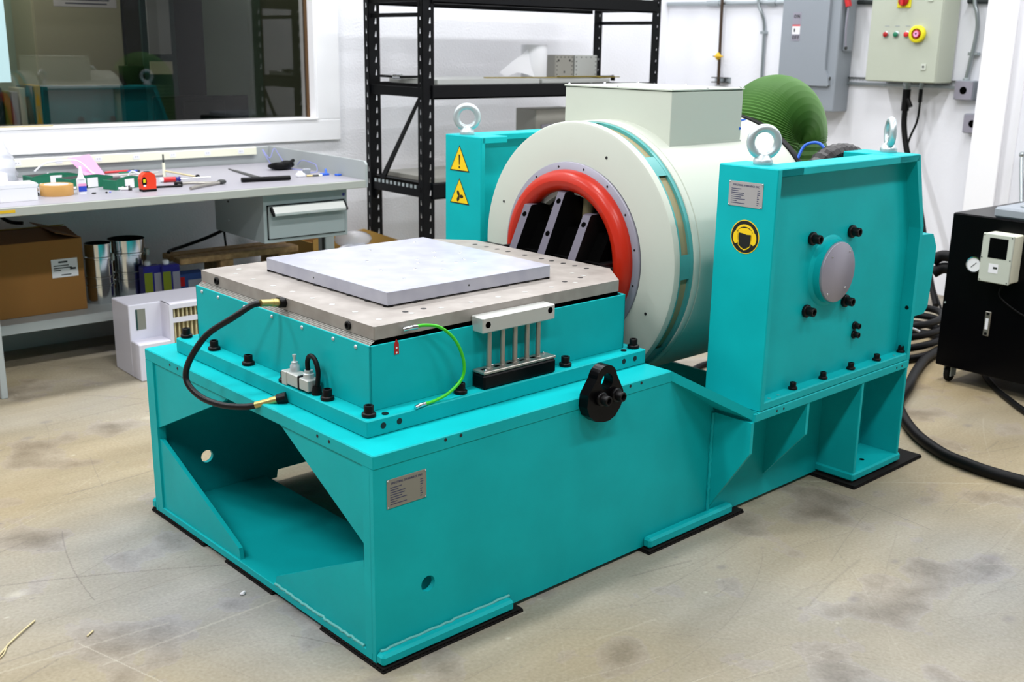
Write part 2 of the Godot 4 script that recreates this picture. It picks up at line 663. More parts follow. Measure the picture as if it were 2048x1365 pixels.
func name_plate(parent: Node3D, c: Vector3, dir: String, w: float, h: float, m: Material) -> void:
	# dir "-v": faces -v, runs along u; "-u": faces -u, runs along -v
	var r := Vector3.RIGHT if dir == "-v" else Vector3.BACK
	var q := Vector3.BACK if dir == "-v" else Vector3.LEFT
	var s := S.new()
	s.xf = Transform3D(Basis(r, Vector3.UP, q), c)
	s.box(Vector3(-w / 2, -h / 2, 0), Vector3(w / 2, h / 2, 0.0015), 0.0005)
	var p := part("name_plate", s, m, parent)
	p.set_meta("label", "engraved metal name plate")
	var bs := Basis(r, Vector3.UP, q)
	words("plate_title", "SPECTRAL DYNAMICS INC", h * 0.105, M.ink, p, c + bs * Vector3(0, h * 0.35, 0.0016), bs, true)
	var t := S.new()
	t.xf = Transform3D(bs, c)
	var rng := RandomNumberGenerator.new()
	rng.seed = 5
	for i in 8:
		var y := h * (0.2 - i * 0.082)
		t.box(Vector3(-w * 0.42, y - h * 0.014, 0.0014), Vector3(-w * 0.42 + w * rng.randf_range(0.12, 0.42), y + h * 0.014, 0.0019), 0.0)
		t.box(Vector3(w * 0.34, y - h * 0.014, 0.0014), Vector3(w * (0.34 + rng.randf_range(0.03, 0.08)), y + h * 0.014, 0.0019), 0.0)
	part("plate_rows", t, M.ink, p, "stuff")
	for x in [-1, 1]:
		for y in [-1, 1]:
			var b := S.new()
			b.ball(c + bs * Vector3(x * w * 0.475, y * h * 0.455, 0.001), Vector3.ONE * 0.0028, 8)
			part("rivet", b, M.chrome, p)

func eye_bolt(parent: Node3D, at: Vector3, turn: float) -> void:
	var s := S.new()
	s.xf = Transform3D(Basis(Vector3.UP, turn), at)
	s.lathe([Vector2(0, 0), Vector2(0.030, 0), Vector2(0.031, 0.003), Vector2(0.031, 0.014), Vector2(0.028, 0.018), Vector2(0.022, 0.028), Vector2(0.014, 0.036), Vector2(0, 0.038)], 20)
	var ring := []
	for i in 33:
		var a := TAU * i / 32 - PI / 2
		ring.append(Vector3(cos(a) * 0.0445, 0.072 + sin(a) * 0.0445, 0))
	s.tube(ring, 0.0135, 12, 1)
	var o := part("eye_bolt", s, M.zinc, parent)
	o.set_meta("label", "bright zinc lifting eye bolt")

func machine() -> void:
	var t := thing("vibration_test_machine", "large teal vibration test machine with cream round shaker, two uprights and an aluminium slip table", "machine", Vector3.ZERO, "", deg_to_rad(2.2))
	var W := 1.313
	# ---- base frame
	var f := group_part("base_frame", t)
	part("bottom_plate", B(0, 0.42, 0.014, 0.038, 0.019, W - 0.019, 0.002), M.teal, f)
	part("top_plate", B(0, 1.173, 0.561, 0.60, 0, W, 0.003), M.teal, f)
	for far in [false, true]:
		var d0 := 0.002 if not far else W - 0.002
		var d1 := 0.018 if not far else W - 0.018
		part("side_panel", S.new().prism("uh", [Vector2(0.0, 0.0145), Vector2(0.47, 0.0145), Vector2(0.475, 0.0145 if not far else 0.045), Vector2(1.06, 0.0145 if not far else 0.045), Vector2(1.065, 0.0145), Vector2(2.44, 0.0145), Vector2(2.44, 0.415), Vector2(1.41, 0.415), Vector2(1.40, 0.435), Vector2(1.172, 0.570), Vector2(1.168, 0.562), Vector2(0.0, 0.562)], d0, d1, [circle(Vector2(0.175, 0.188) if not far else Vector2(0.194, 0.169), 0.0235, 24)]), M.teal, f)
		var e0 := -0.03 if not far else W
		var e1 := 0.004 if not far else W + 0.03
		part("foot_bar", B(-0.001, 0.47, 0.014, 0.048, e0, e1, 0.008), M.teal, f)
		part("foot_bar", B(1.07, 1.52, 0.014, 0.05, e0, e1, 0.008), M.teal, f)
		var g := func(x: float) -> float: return x if not far else W - x
		# inclined edge plate from the main box out to the pedestal
		var s := S.new()
		var P0 := V(1.168, 0.60, g.call(0.0))
		var P1 := V(1.435, 0.440, g.call(-0.159))
		var dn := Vector3(0, -0.033, 0)
		var P2 := V(1.435, 0.440, g.call(0.03))
		var P3 := V(1.168, 0.60, g.call(0.03))
		var c := [P0, P1, P2, P3]
		var up := (P1 - P0).cross(P2 - P0).normalized()
		up = up if up.y > 0 else -up
		s.quad(c[0], c[1], c[2], c[3], up)
		s.quad(c[0] + dn, c[1] + dn, c[2] + dn, c[3] + dn, -up)
		var mid: Vector3 = (P0 + P1 + P2 + P3) / 4.0
		for i in 4:
			var A: Vector3 = c[i]
			var C: Vector3 = c[(i + 1) % 4]
			var q := (C - A).cross(dn).normalized()
			q = q if q.dot((A + C) / 2.0 - mid) > 0 else -q
			s.quad(A, C, C + dn, A + dn, q)
		part("inclined_plate", s, M.teal, f)
		part("pedestal_flange", B(1.42, 2.44, 0.408, 0.4395, g.call(-0.159), g.call(0.12), 0.003), M.teal, f)
		for q in [[1.405, 0.30, 0.05], [1.735, 0.293, 0.094]]:
			part("gusset", S.new().prism("vh", [Vector2(g.call(0.004), 0.41), Vector2(g.call(-0.157), 0.41), Vector2(g.call(-0.157), q[1]), Vector2(g.call(0.004), q[2])], q[0], q[0] + 0.015), M.teal, f)
		for u in [2.10, 2.423]:
			part("pedestal_web", B(u, u + 0.015, 0.046, 0.41, g.call(0.004), g.call(-0.157), 0.002), M.teal, f)
		part("pedestal_foot", B(2.093, 2.45, 0.018, 0.05, g.call(0.12), g.call(-0.162), 0.006), M.teal, f)
		dot(f, V(2.26, 0.0505, g.call(-0.10)), "h", 0.010, M.void)
		if not far:
			var bead := []
			var rng := RandomNumberGenerator.new()
			rng.seed = 4
			for i in 30:
				bead.append(V(1.403 + rng.randfn(0, 0.0012), 0.05 + 0.36 * i / 29.0, -0.003 + rng.randfn(0, 0.0008)))
			part("weld_bead", S.new().tube(bead, 0.0065, 8, 2), M.teal, f)
			bead = []
			for i in 30:
				bead.append(V(0.01 + 0.46 * i / 29.0, 0.049 + rng.randfn(0, 0.001), -0.004 + rng.randfn(0, 0.001)))
			part("weld_bead", S.new().tube(bead, 0.0045, 8, 2), M.teal_pale, f)
	# front end: posts and corner plates round the opening
	part("corner_post", B(0.0, 0.03, 0.036, 0.563, 0.017, 0.048, 0.0), M.teal, f)
	part("corner_post", B(0.0, 0.03, 0.036, 0.563, W - 0.055, W - 0.017, 0.0), M.teal, f)
	for poly in [[Vector2(W - 0.05, 0.563), Vector2(W - 0.05, 0.328), Vector2(0.788, 0.543), Vector2(0.76, 0.563)],
			[Vector2(0.46, 0.563), Vector2(0.045, 0.563), Vector2(0.045, 0.334)],
			[Vector2(0.045, 0.037), Vector2(0.045, 0.297), Vector2(0.514, 0.066), Vector2(0.524, 0.037)],
			[Vector2(W - 0.05, 0.037), Vector2(W - 0.05, 0.288), Vector2(W - 0.075, 0.288), Vector2(0.738, 0.074), Vector2(0.73, 0.037)]]:
		part("corner_plate", S.new().prism("vh", poly, 0.006, 0.02), M.teal, f)
	var bead2 := []
	var rn := RandomNumberGenerator.new()
	rn.seed = 9
	for i in 40:
		bead2.append(V(0.003 + rn.randfn(0, 0.0008), 0.04 + rn.randfn(0, 0.001), 0.06 + 0.46 * i / 39.0))
	part("weld_bead", S.new().tube(bead2, 0.0045, 8, 2), M.teal_pale, f)
	part("cross_wall", B(1.15, 1.165, 0.03, 0.56, 0.02, W - 0.02), M.teal, f)
	part("cross_wall", B(2.07, 2.085, 0.038, 0.30, 0.02, W - 0.02), M.teal, f)
	part("corner_block", B(0.006, 0.03, 0.27, 0.335, 0.02, 0.06), M.rubber, f)
	for u in [0.235, 0.288, 0.971, 1.023]:
		dot(f, V(u, 0.589, 0.0), "-v", 0.0048, M.ink_dark)
	for v in [0.198, 0.254, 1.071, 1.125]:
		dot(f, V(0.0, 0.584, v), "-u", 0.0048, M.ink_dark)
	for u in [1.545, 1.585, 2.345, 2.385]:
		dot(f, V(u, 0.424, -0.159), "-v", 0.0042, M.ink_dark)
	name_plate(t, V(0.106, 0.484, 0.0018), "-v", 0.128, 0.080, M.plate_metal2)
	# ---- lifting lug
	var lugp := []
	for i in 13:
		var a := deg_to_rad(12.0 + 13.0 * i)
		lugp.append(Vector2(0.822 + cos(a) * 0.045, 0.647 + sin(a) * 0.046))
	lugp += [Vector2(0.745, 0.612), Vector2(0.741, 0.575), Vector2(0.754, 0.545), Vector2(0.782, 0.524), Vector2(0.815, 0.516), Vector2(0.84, 0.516), Vector2(0.866, 0.526), Vector2(0.888, 0.55), Vector2(0.901, 0.578), Vector2(0.897, 0.602)]
	var lug := part("lifting_lug", S.new().prism("uh", lugp, 0.0, -0.036, [circle(Vector2(0.823, 0.642), 0.0255, 24)]), M.black_gloss, t)
	lug.set_meta("label", "black steel lifting lug with round eye")
	for u in [0.797, 0.86]:
		cap_screw(lug, V(u, 0.594, -0.036), "-v", 1.12)
	# ---- slip table: bearing plate, housing, bolts
	var sl := group_part("slip_table", t)
	part("bearing_plate", B(0.063, 1.172, 0.60, 0.648, 0.113, 1.2035, 0.003), M.teal, sl)
	var H := 0.829
	var hs := S.new()
	hs.box(V(0.118, 0.648, 0.172), V(1.127, H, 0.178), 0.0012)
	hs.box(V(0.118, 0.648, 1.144), V(1.127, H, 1.150), 0.0012)
	hs.box(V(0.118, 0.648, 0.172), V(0.124, H, 1.150), 0.0012)
	hs.box(V(1.121, 0.648, 0.172), V(1.127, H, 1.150), 0.0012)
	part("housing", hs, M.teal, sl)
	part("oil_bed", B(0.15, 1.11, 0.648, 0.841, 0.19, 1.135), M.void, sl)
	part("splash_lip", B(0.124, 1.121, 0.70, 0.806, 0.178, 1.144, 0.0), M.void, sl)
	var ms := S.new()
	ms.xf = Transform3D(Basis(Vector3(0, 0, 1), deg_to_rad(34.0)), V(0.1225, 0.8285, 0))
	for i in 190:
		var v := 0.18 + 0.964 * i / 190.0
		ms.box(V(0, -0.0006, v), V(0.0185, 0.0006, v + 0.0020), 0.0)
	for k in 4:
		ms.box(V(0.0058 * k, -0.0004, 0.178), V(0.0058 * k + 0.0016, 0.0008, 1.144), 0.0)
	part("mesh_strip", ms, M.alu_dull, sl, "stuff")
	for q in [[0.094, 1.188], [0.091, 0.991], [0.090, 0.773], [0.085, 0.552], [0.086, 0.333], [0.092, 0.145], [0.405, 0.142], [0.829, 0.145], [1.15, 0.150], [0.4, 1.18], [0.83, 1.18], [1.15, 1.18]]:
		cap_screw(sl, V(q[0], 0.648, q[1]))
	for q in [[0.136, 0.133], [1.10, 0.147]]:
		dot(sl, V(q[0], 0.648, q[1]), "h", 0.0095, M.black_steel, "plug", 0.003)
	for u in [0.115, 0.168, 1.065, 1.118]:
		dot(sl, V(u, 0.626, 0.113), "-v", 0.0088, M.ink_dark)
	for v in [1.105, 0.996, 0.831, 0.669, 0.504, 0.344, 0.236]:
		var b := S.new()
		b.xf = ax("-u", V(0.118, 0.815, v))
		b.lathe([Vector2(0.0062, 0), Vector2(0.006, 0.002), Vector2(0.004, 0.0042), Vector2(0, 0.005)], 12)
		part("button_screw", b, M.zinc, sl)
	var ar := S.new().prism("uh", [Vector2(0.197, 0.793), Vector2(0.212, 0.793), Vector2(0.212, 0.822), Vector2(0.2045, 0.836), Vector2(0.197, 0.822)], 0.172, 0.1705)
	part("arrow_sticker", ar, M.btn_dark_red, sl)
	for h in [0.798, 0.811]:
		dot(sl, V(0.2045, h, 0.1705), "-v", 0.0028, M.paper, "arrow_mark", 0.0004)
	# ---- slip plate
	var sp := part("slip_plate", S.new().prism("uv", [Vector2(0.141, 0.180), Vector2(1.100, 0.180), Vector2(1.2188, 0.328), Vector2(1.2188, 1.024), Vector2(1.11, 1.147), Vector2(0.141, 1.147), Vector2(0.138, 1.144), Vector2(0.138, 0.183)], 0.841, 0.8775), M.magnesium, t)
	sp.set_meta("label", "grey machined slip plate with clipped corners")
	for v in [0.956, 0.891, 0.831, 0.772, 0.682, 0.597, 0.546, 0.489, 0.433, 0.378]:
		var slot := S.new().prism("uv", circle(Vector2.ZERO, 0.0085, 12).map(func(p): return Vector2(1.156, v) + Vector2(p.x * 1.25, p.y)), 0.8775, 0.8780)
		part("countersunk_hole", slot, M.ink_dark, sp)
	for q in [[0.197, 1.024], [0.197, 0.912], [0.197, 0.79], [0.197, 0.68], [0.197, 0.57], [0.197, 0.467], [0.197, 0.352], [0.197, 0.24], [0.309, 0.24], [0.415, 0.24], [0.526, 0.24], [0.632, 0.24], [0.742, 0.24], [0.854, 0.24], [0.96, 0.24], [1.06, 0.352], [1.06, 0.3], [0.24, 1.08], [1.06, 0.46]]:
		var hr := S.new()
		hr.xf = ax("h", V(q[0], 0.8775, q[1]))
		hr.lathe([Vector2(0.0085, 0), Vector2(0.0085, 0.0005), Vector2(0.0058, 0.0005), Vector2(0.0052, 0.0001), Vector2(0, 0.0001)], 14)
		part("threaded_insert", hr, M.alu_plain, sp)
	for q in [[0.306, 0.265], [0.368, 0.262], [0.945, 0.272], [1.03, 0.285]]:
		dot(sp, V(q[0], 0.8775, q[1]), "h", 0.009, M.ink_dark, "bolt_hole", 0.0005)
	for v in [1.037, 0.298]:
		var b := S.new()
		b.xf = ax("-u", V(0.138, 0.859, v))
		b.lathe([Vector2(0, 0), Vector2(0.0125, 0), Vector2(0.0125, 0.005), Vector2(0.011, 0.0065), Vector2(0.007, 0.0065), Vector2(0.006, 0.001), Vector2(0, 0.001)], 16)
		part("plug_screw", b, M.black_steel, sp)
	# ---- guide bracket with oil posts
	var gb := group_part("post_bracket", t)
	part("clamp_block", B(0.475, 0.762, 0.812, 0.858, 0.128, 0.1795, 0.003), M.alu_plain, gb)
	for u in [0.495, 0.741]:
		dot(gb, V(u, 0.842 if u > 0.6 else 0.836, 0.128), "-v", 0.0095, M.void)
	part("foot_block", B(0.472, 0.762, 0.648, 0.692, 0.117, 0.171, 0.006), M.black_gloss, gb)
	part("foot_plate", B(0.473, 0.761, 0.692, 0.701, 0.118, 0.170, 0.003), M.steel, gb)
	for u in [0.514, 0.566, 0.615, 0.664, 0.709]:
		part("post", rod("h", V(u, 0.7, 0.145), 0.0078, 0.115, 14), M.steel, gb)
		var fl := S.new()
		fl.xf = ax("h", V(u, 0.701, 0.145))
		fl.lathe([Vector2(0.012, 0), Vector2(0.012, 0.002), Vector2(0.0078, 0.0035)], 14)
		part("post_collar", fl, M.steel, gb)
		part("slot", B(u - 0.029, u - 0.012, 0.701, 0.7013, 0.140, 0.152, 0.0), M.void, gb)
	for q in [[0.487, 0.128], [0.747, 0.16], [0.54, 0.16], [0.64, 0.16]]:
		part("pan_screw", S.new().ball(V(q[0], 0.702, q[1]), Vector3(0.0055, 0.004, 0.0055), 10), M.chrome, gb)
	# ---- black hose with brass ferrules
	var hp := [V(0.085, 0.866, 0.555), V(0.06, 0.879, 0.574), V(0.0, 0.841, 0.644), V(-0.05, 0.777, 0.735), V(-0.09, 0.712, 0.773), V(-0.1, 0.654, 0.802), V(-0.1, 0.616, 0.788), V(-0.08, 0.587, 0.731), V(-0.03, 0.581, 0.645), V(0.02, 0.600, 0.559)]
	hp = [V(0.052, 0.874, 0.622), V(0.03, 0.868, 0.632), V(-0.012, 0.835, 0.66), V(-0.056, 0.777, 0.736), V(-0.09, 0.712, 0.773), V(-0.1, 0.654, 0.802), V(-0.1, 0.616, 0.788), V(-0.085, 0.587, 0.735), V(-0.06, 0.579, 0.66), V(-0.03, 0.585, 0.592), V(-0.005, 0.592, 0.565)]
	var ho := part("hydraulic_hose", S.new().tube(hp, 0.0095, 12, 6), M.rubber_hose, t)
	ho.set_meta("label", "looped black hydraulic hose")
	for q in [[V(0.055, 0.874, 0.622), V(0.116, 0.866, 0.627)], [V(-0.008, 0.592, 0.566), V(0.04, 0.611, 0.521)]]:
		var a: Vector3 = q[0]
		var d: Vector3 = q[1] - q[0]
		part("ferrule", S.new().tube([a, a + d * 0.72], 0.0105, 12, 1), M.brass, ho)
		part("ferrule_nut", S.new().tube([a + d * 0.66, a + d], 0.0125, 6, 1), M.brass, ho)
		part("union_nut", S.new().tube([a + d * 0.98, a + d * 1.38], 0.0165, 6, 1), M.black_steel, ho)
	# ---- green earth wire
	var gw := [V(0.262, 0.861, 0.162), V(0.285, 0.864, 0.155), V(0.329, 0.854, 0.140), V(0.374, 0.813, 0.130), V(0.401, 0.752, 0.125), V(0.398, 0.701, 0.125), V(0.350, 0.668, 0.122), V(0.294, 0.656, 0.118), V(0.25, 0.655, 0.116)]
	var wi := part("earth_wire", S.new().tube(gw, 0.0046, 10, 6), M.green_wire, t)
	wi.set_meta("label", "bright green earth wire")
	part("wire_lug", S.new().tube([V(0.268, 0.861, 0.161), V(0.252, 0.861, 0.164), V(0.228, 0.858, 0.172)], 0.0062, 10, 3), M.chrome, wi)
	part("wire_lug", S.new().tube([V(0.258, 0.655, 0.116), V(0.24, 0.655, 0.115), V(0.222, 0.652, 0.114)], 0.0062, 10, 3), M.chrome, wi)
	# ---- small valve on the bearing plate
	var va := group_part("pressure_switch", t)
	part("switch_bracket", B(0.066, 0.11, 0.648, 0.69, 0.515, 0.541, 0.002), M.alu_plain, va)
	part("switch_body", B(0.068, 0.108, 0.652, 0.690, 0.455, 0.516, 0.003), M.alu_plain, va)
	part("switch_gasket", B(0.066, 0.110, 0.651, 0.692, 0.447, 0.456, 0.002), M.black_steel, va)
	part("switch_head", B(0.067, 0.109, 0.655, 0.688, 0.402, 0.448, 0.002), M.alu_plain, va)
	part("switch_column", turned("h", V(0.09, 0.69, 0.505), [Vector2(0.014, 0), Vector2(0.014, 0.018), Vector2(0.010, 0.022), Vector2(0.010, 0.028), Vector2(0.004, 0.031), Vector2(0.004, 0.04), Vector2(0.006, 0.043), Vector2(0.006, 0.05), Vector2(0, 0.05)], 14), M.zinc, va)
	part("cable_gland", turned("h", V(0.09, 0.688, 0.432), [Vector2(0.016, 0), Vector2(0.016, 0.012), Vector2(0.012, 0.014), Vector2(0.012, 0.022), Vector2(0, 0.022)], 14), M.zinc, va)
	part("switch_cable", S.new().tube([V(0.09, 0.70, 0.434), V(0.09, 0.735, 0.436), V(0.09, 0.754, 0.421), V(0.09, 0.748, 0.398), V(0.09, 0.72, 0.383), V(0.09, 0.69, 0.385), V(0.09, 0.66, 0.391)], 0.0072, 10, 6), M.black, va)
	part("cable_boot", turned("h", V(0.09, 0.648, 0.392), [Vector2(0.0155, 0), Vector2(0.0115, 0.024), Vector2(0, 0.024)], 14), M.black, va)
	# ---- uprights that carry the shaker
	var VM := 0.664
	for far in [false, true]:
		var g := func(x: float) -> float: return x if not far else 2.0 * VM - x
		var up := group_part("trunnion_upright", t)
		part("front_flange", B(1.445, 1.468, 0.44, 1.24, g.call(-0.159), g.call(0.071), 0.003), M.teal, up)
		part("rear_flange", S.new().prism("uh", [Vector2(2.325, 1.218), Vector2(2.348, 1.238), Vector2(2.432, 0.965), Vector2(2.44, 0.44), Vector2(2.418, 0.44), Vector2(2.41, 0.96)], g.call(-0.158), g.call(0.071)), M.teal, up)
		part("web_plate", S.new().prism("uh", [Vector2(1.46, 0.45), Vector2(2.425, 0.45), Vector2(2.415, 0.96), Vector2(2.335, 1.225), Vector2(1.46, 1.225)], g.call(-0.111), g.call(-0.088)), M.teal, up)
		part("top_flange", B(1.46, 2.345, 1.213, 1.2395, g.call(-0.158), g.call(-0.045), 0.003), M.teal, up)
		part("eye_pad", B(1.45, 1.59, 1.213, 1.2405, g.call(-0.158), g.call(0.071), 0.003), M.teal, up)
		part("eye_pad", B(2.2, 2.347, 1.213, 1.2405, g.call(-0.158), g.call(0.071), 0.003), M.teal, up)
		part("foot_flange", B(1.452, 2.438, 0.4395, 0.469, g.call(-0.157), g.call(0.075), 0.004), M.teal, up)
		var o := "-v" if not far else "v"
		part("trunnion_ring", turned(o, V(1.866, 0.859, g.call(-0.10)), [Vector2(0.128, 0.009), Vector2(0.122, 0.017), Vector2(0.112, 0.021), Vector2(0.111, 0.043), Vector2(0.0, 0.043)], 40), M.teal, up)
		part("trunnion_cover", turned(o, V(1.866, 0.859, g.call(-0.143)), [Vector2(0.106, 0), Vector2(0.106, 0.0075), Vector2(0.104, 0.0095), Vector2(0, 0.0095)], 48), M.gray_ring, up)
		if not far:
			for q in [[-0.05, 0.06], [0.062, 0.068], [-0.06, -0.07], [0.05, -0.06]]:
				part("cover_screw", S.new().ball(V(1.866 + q[0], 0.859 + q[1], -0.1525), Vector3(0.005, 0.005, 0.003), 10), M.chrome, up)
		for q in [[1.742, 0.985], [1.992, 0.985], [1.992, 0.733], [1.742, 0.733]]:
			cap_screw(up, V(q[0], q[1], g.call(-0.111)), o, 1.18)
		for h in [0.627, 0.593]:
			cap_screw(up, V(2.078, h, g.call(-0.111)), o, 0.8)
		for h in [0.848, 0.648]:
			dot(up, V(2.418 if h < 0.7 else 2.4165, h, g.call(-0.137)), "-u", 0.008, M.black_steel, "set_screw", 0.004)
		for u in [1.671, 1.861, 2.047, 2.231, 2.412]:
			cap_screw(up, V(u, 0.469, g.call(-0.133)), "h", 0.82)
		for u in [1.52, 1.575, 2.35]:
			dot(up, V(u, 0.469, g.call(-0.14)), "h", 0.006, M.teal_band)
		eye_bolt(up, V(1.535, 1.2405, -0.035) if not far else V(1.49, 1.2405, 1.40), -0.72)
		eye_bolt(up, V(2.318, 1.2405, g.call(-0.045)), 0.72)
		if not far:
			name_plate(t, V(1.4449, 1.15, -0.0415), "-u", 0.132, 0.080, M.plate_metal)
			ear_sticker(t, V(1.4446, 1.0135, -0.050))
			part("junction_box", S.new().prism("uh", [Vector2(2.442, 0.61), Vector2(2.53, 0.61), Vector2(2.555, 0.635), Vector2(2.572, 0.87), Vector2(2.535, 0.925), Vector2(2.442, 0.93)], -0.15, 0.03), M.teal, up)
			part("box_hub", turned("u", V(2.44, 0.985, -0.05), [Vector2(0.045, 0), Vector2(0.045, 0.06), Vector2(0.03, 0.075), Vector2(0, 0.075)], 16), M.black, up)
		else:
			warn_sticker(t, V(1.4446, 1.135, 1.393), false)
			warn_sticker(t, V(1.4446, 0.999, 1.393), true)
	shaker(t)

func sticker_base(up: Node3D, called: String, pts: Array, m: Material, u: float, lift: float) -> MeshInstance3D:
	return part(called, S.new().prism("vh", pts, u - lift, u - lift - 0.0005), m, up)

func ear_sticker(up: Node3D, c: Vector3) -> void:
	var q := func(x: float, y: float) -> Vector2: return Vector2(-c.z - x, c.y + y)   # x to the right as seen from the front
	var o := sticker_base(up, "hearing_sticker", circle(Vector2(-c.z, c.y), 0.0555, 36), M.yellow, c.x, 0.0)
	o.set_meta("label", "round black and yellow ear protection sticker")
	sticker_base(o, "sticker_disc", circle(Vector2(-c.z, c.y), 0.0525, 36), M.sticker_black, c.x, 0.0006)
	var face := []
	for p in [[-0.026, 0.022], [-0.012, 0.028], [0.01, 0.029], [0.027, 0.021], [0.028, -0.002], [0.024, -0.03], [0.012, -0.04], [0, -0.0445], [-0.012, -0.04], [-0.024, -0.03], [-0.028, -0.002]]:
		face.append(q.call(p[0], p[1]))
	sticker_base(o, "sticker_face", face, M.yellow, c.x, 0.0012)
	var ins := []
	for p in [[-0.023, 0.012], [-0.010, 0.011], [0.008, 0.008], [0.024, 0.009], [0.022, -0.028], [0.01, -0.036], [0, -0.040], [-0.01, -0.036], [-0.022, -0.028]]:
		ins.append(q.call(p[0], p[1]))
	sticker_base(o, "sticker_shade", ins, M.sticker_black, c.x, 0.0018)
	for s in [-1.0, 1.0]:
		var cup := []
		for i in 16:
			cup.append(q.call(s * 0.034 + cos(TAU * i / 16) * 0.0115, -0.004 + sin(TAU * i / 16) * 0.021))
		sticker_base(o, "sticker_ear_cup", cup, M.yellow, c.x, 0.0012)
	var band := []
	for i in 15:
		var a := PI * (0.06 + 0.88 * i / 14.0)
		band.append(q.call(cos(a) * 0.037, 0.010 + sin(a) * 0.031))
	for i in 15:
		var a := PI * (0.94 - 0.88 * i / 14.0)
		band.append(q.call(cos(a) * 0.031, 0.010 + sin(a) * 0.023))
	sticker_base(o, "sticker_band", band, M.yellow, c.x, 0.0012)

func warn_sticker(up: Node3D, c: Vector3, fan: bool) -> void:
	var v0 := -c.z
	var P := func(k: float) -> Array: return [Vector2(v0, c.y + 0.062 * k), Vector2(v0 + 0.059 * k, c.y - 0.04 * k), Vector2(v0 - 0.059 * k, c.y - 0.04 * k)]
	var o := sticker_base(up, "warning_sticker", P.call(1.06), M.sticker_black, c.x, 0.0)
	o.set_meta("label", "yellow warning triangle with a fan" if fan else "yellow warning triangle with an exclamation mark")
	sticker_base(o, "sticker_field", P.call(0.94), M.yellow, c.x, 0.0006)
	if fan:
		for i in 3:
			var a := TAU * i / 3.0 + 0.5 + PI / 2
			var pet := []
			for k in 14:
				var b := TAU * k / 14.0
				var p := Vector2(0.0135 + cos(b) * 0.0125, sin(b) * 0.0075).rotated(a)
				pet.append(Vector2(v0 - p.x, c.y - 0.010 + p.y))
			sticker_base(o, "sticker_blade", pet, M.sticker_black, c.x, 0.0012)
	else:
		sticker_base(o, "sticker_mark", [Vector2(v0 - 0.0045, c.y + 0.026), Vector2(v0 + 0.0045, c.y + 0.026), Vector2(v0 + 0.0024, c.y - 0.016), Vector2(v0 - 0.0024, c.y - 0.016)], M.sticker_black, c.x, 0.0012)
		sticker_base(o, "sticker_mark", circle(Vector2(v0, c.y - 0.026), 0.0048, 12), M.sticker_black, c.x, 0.0012)

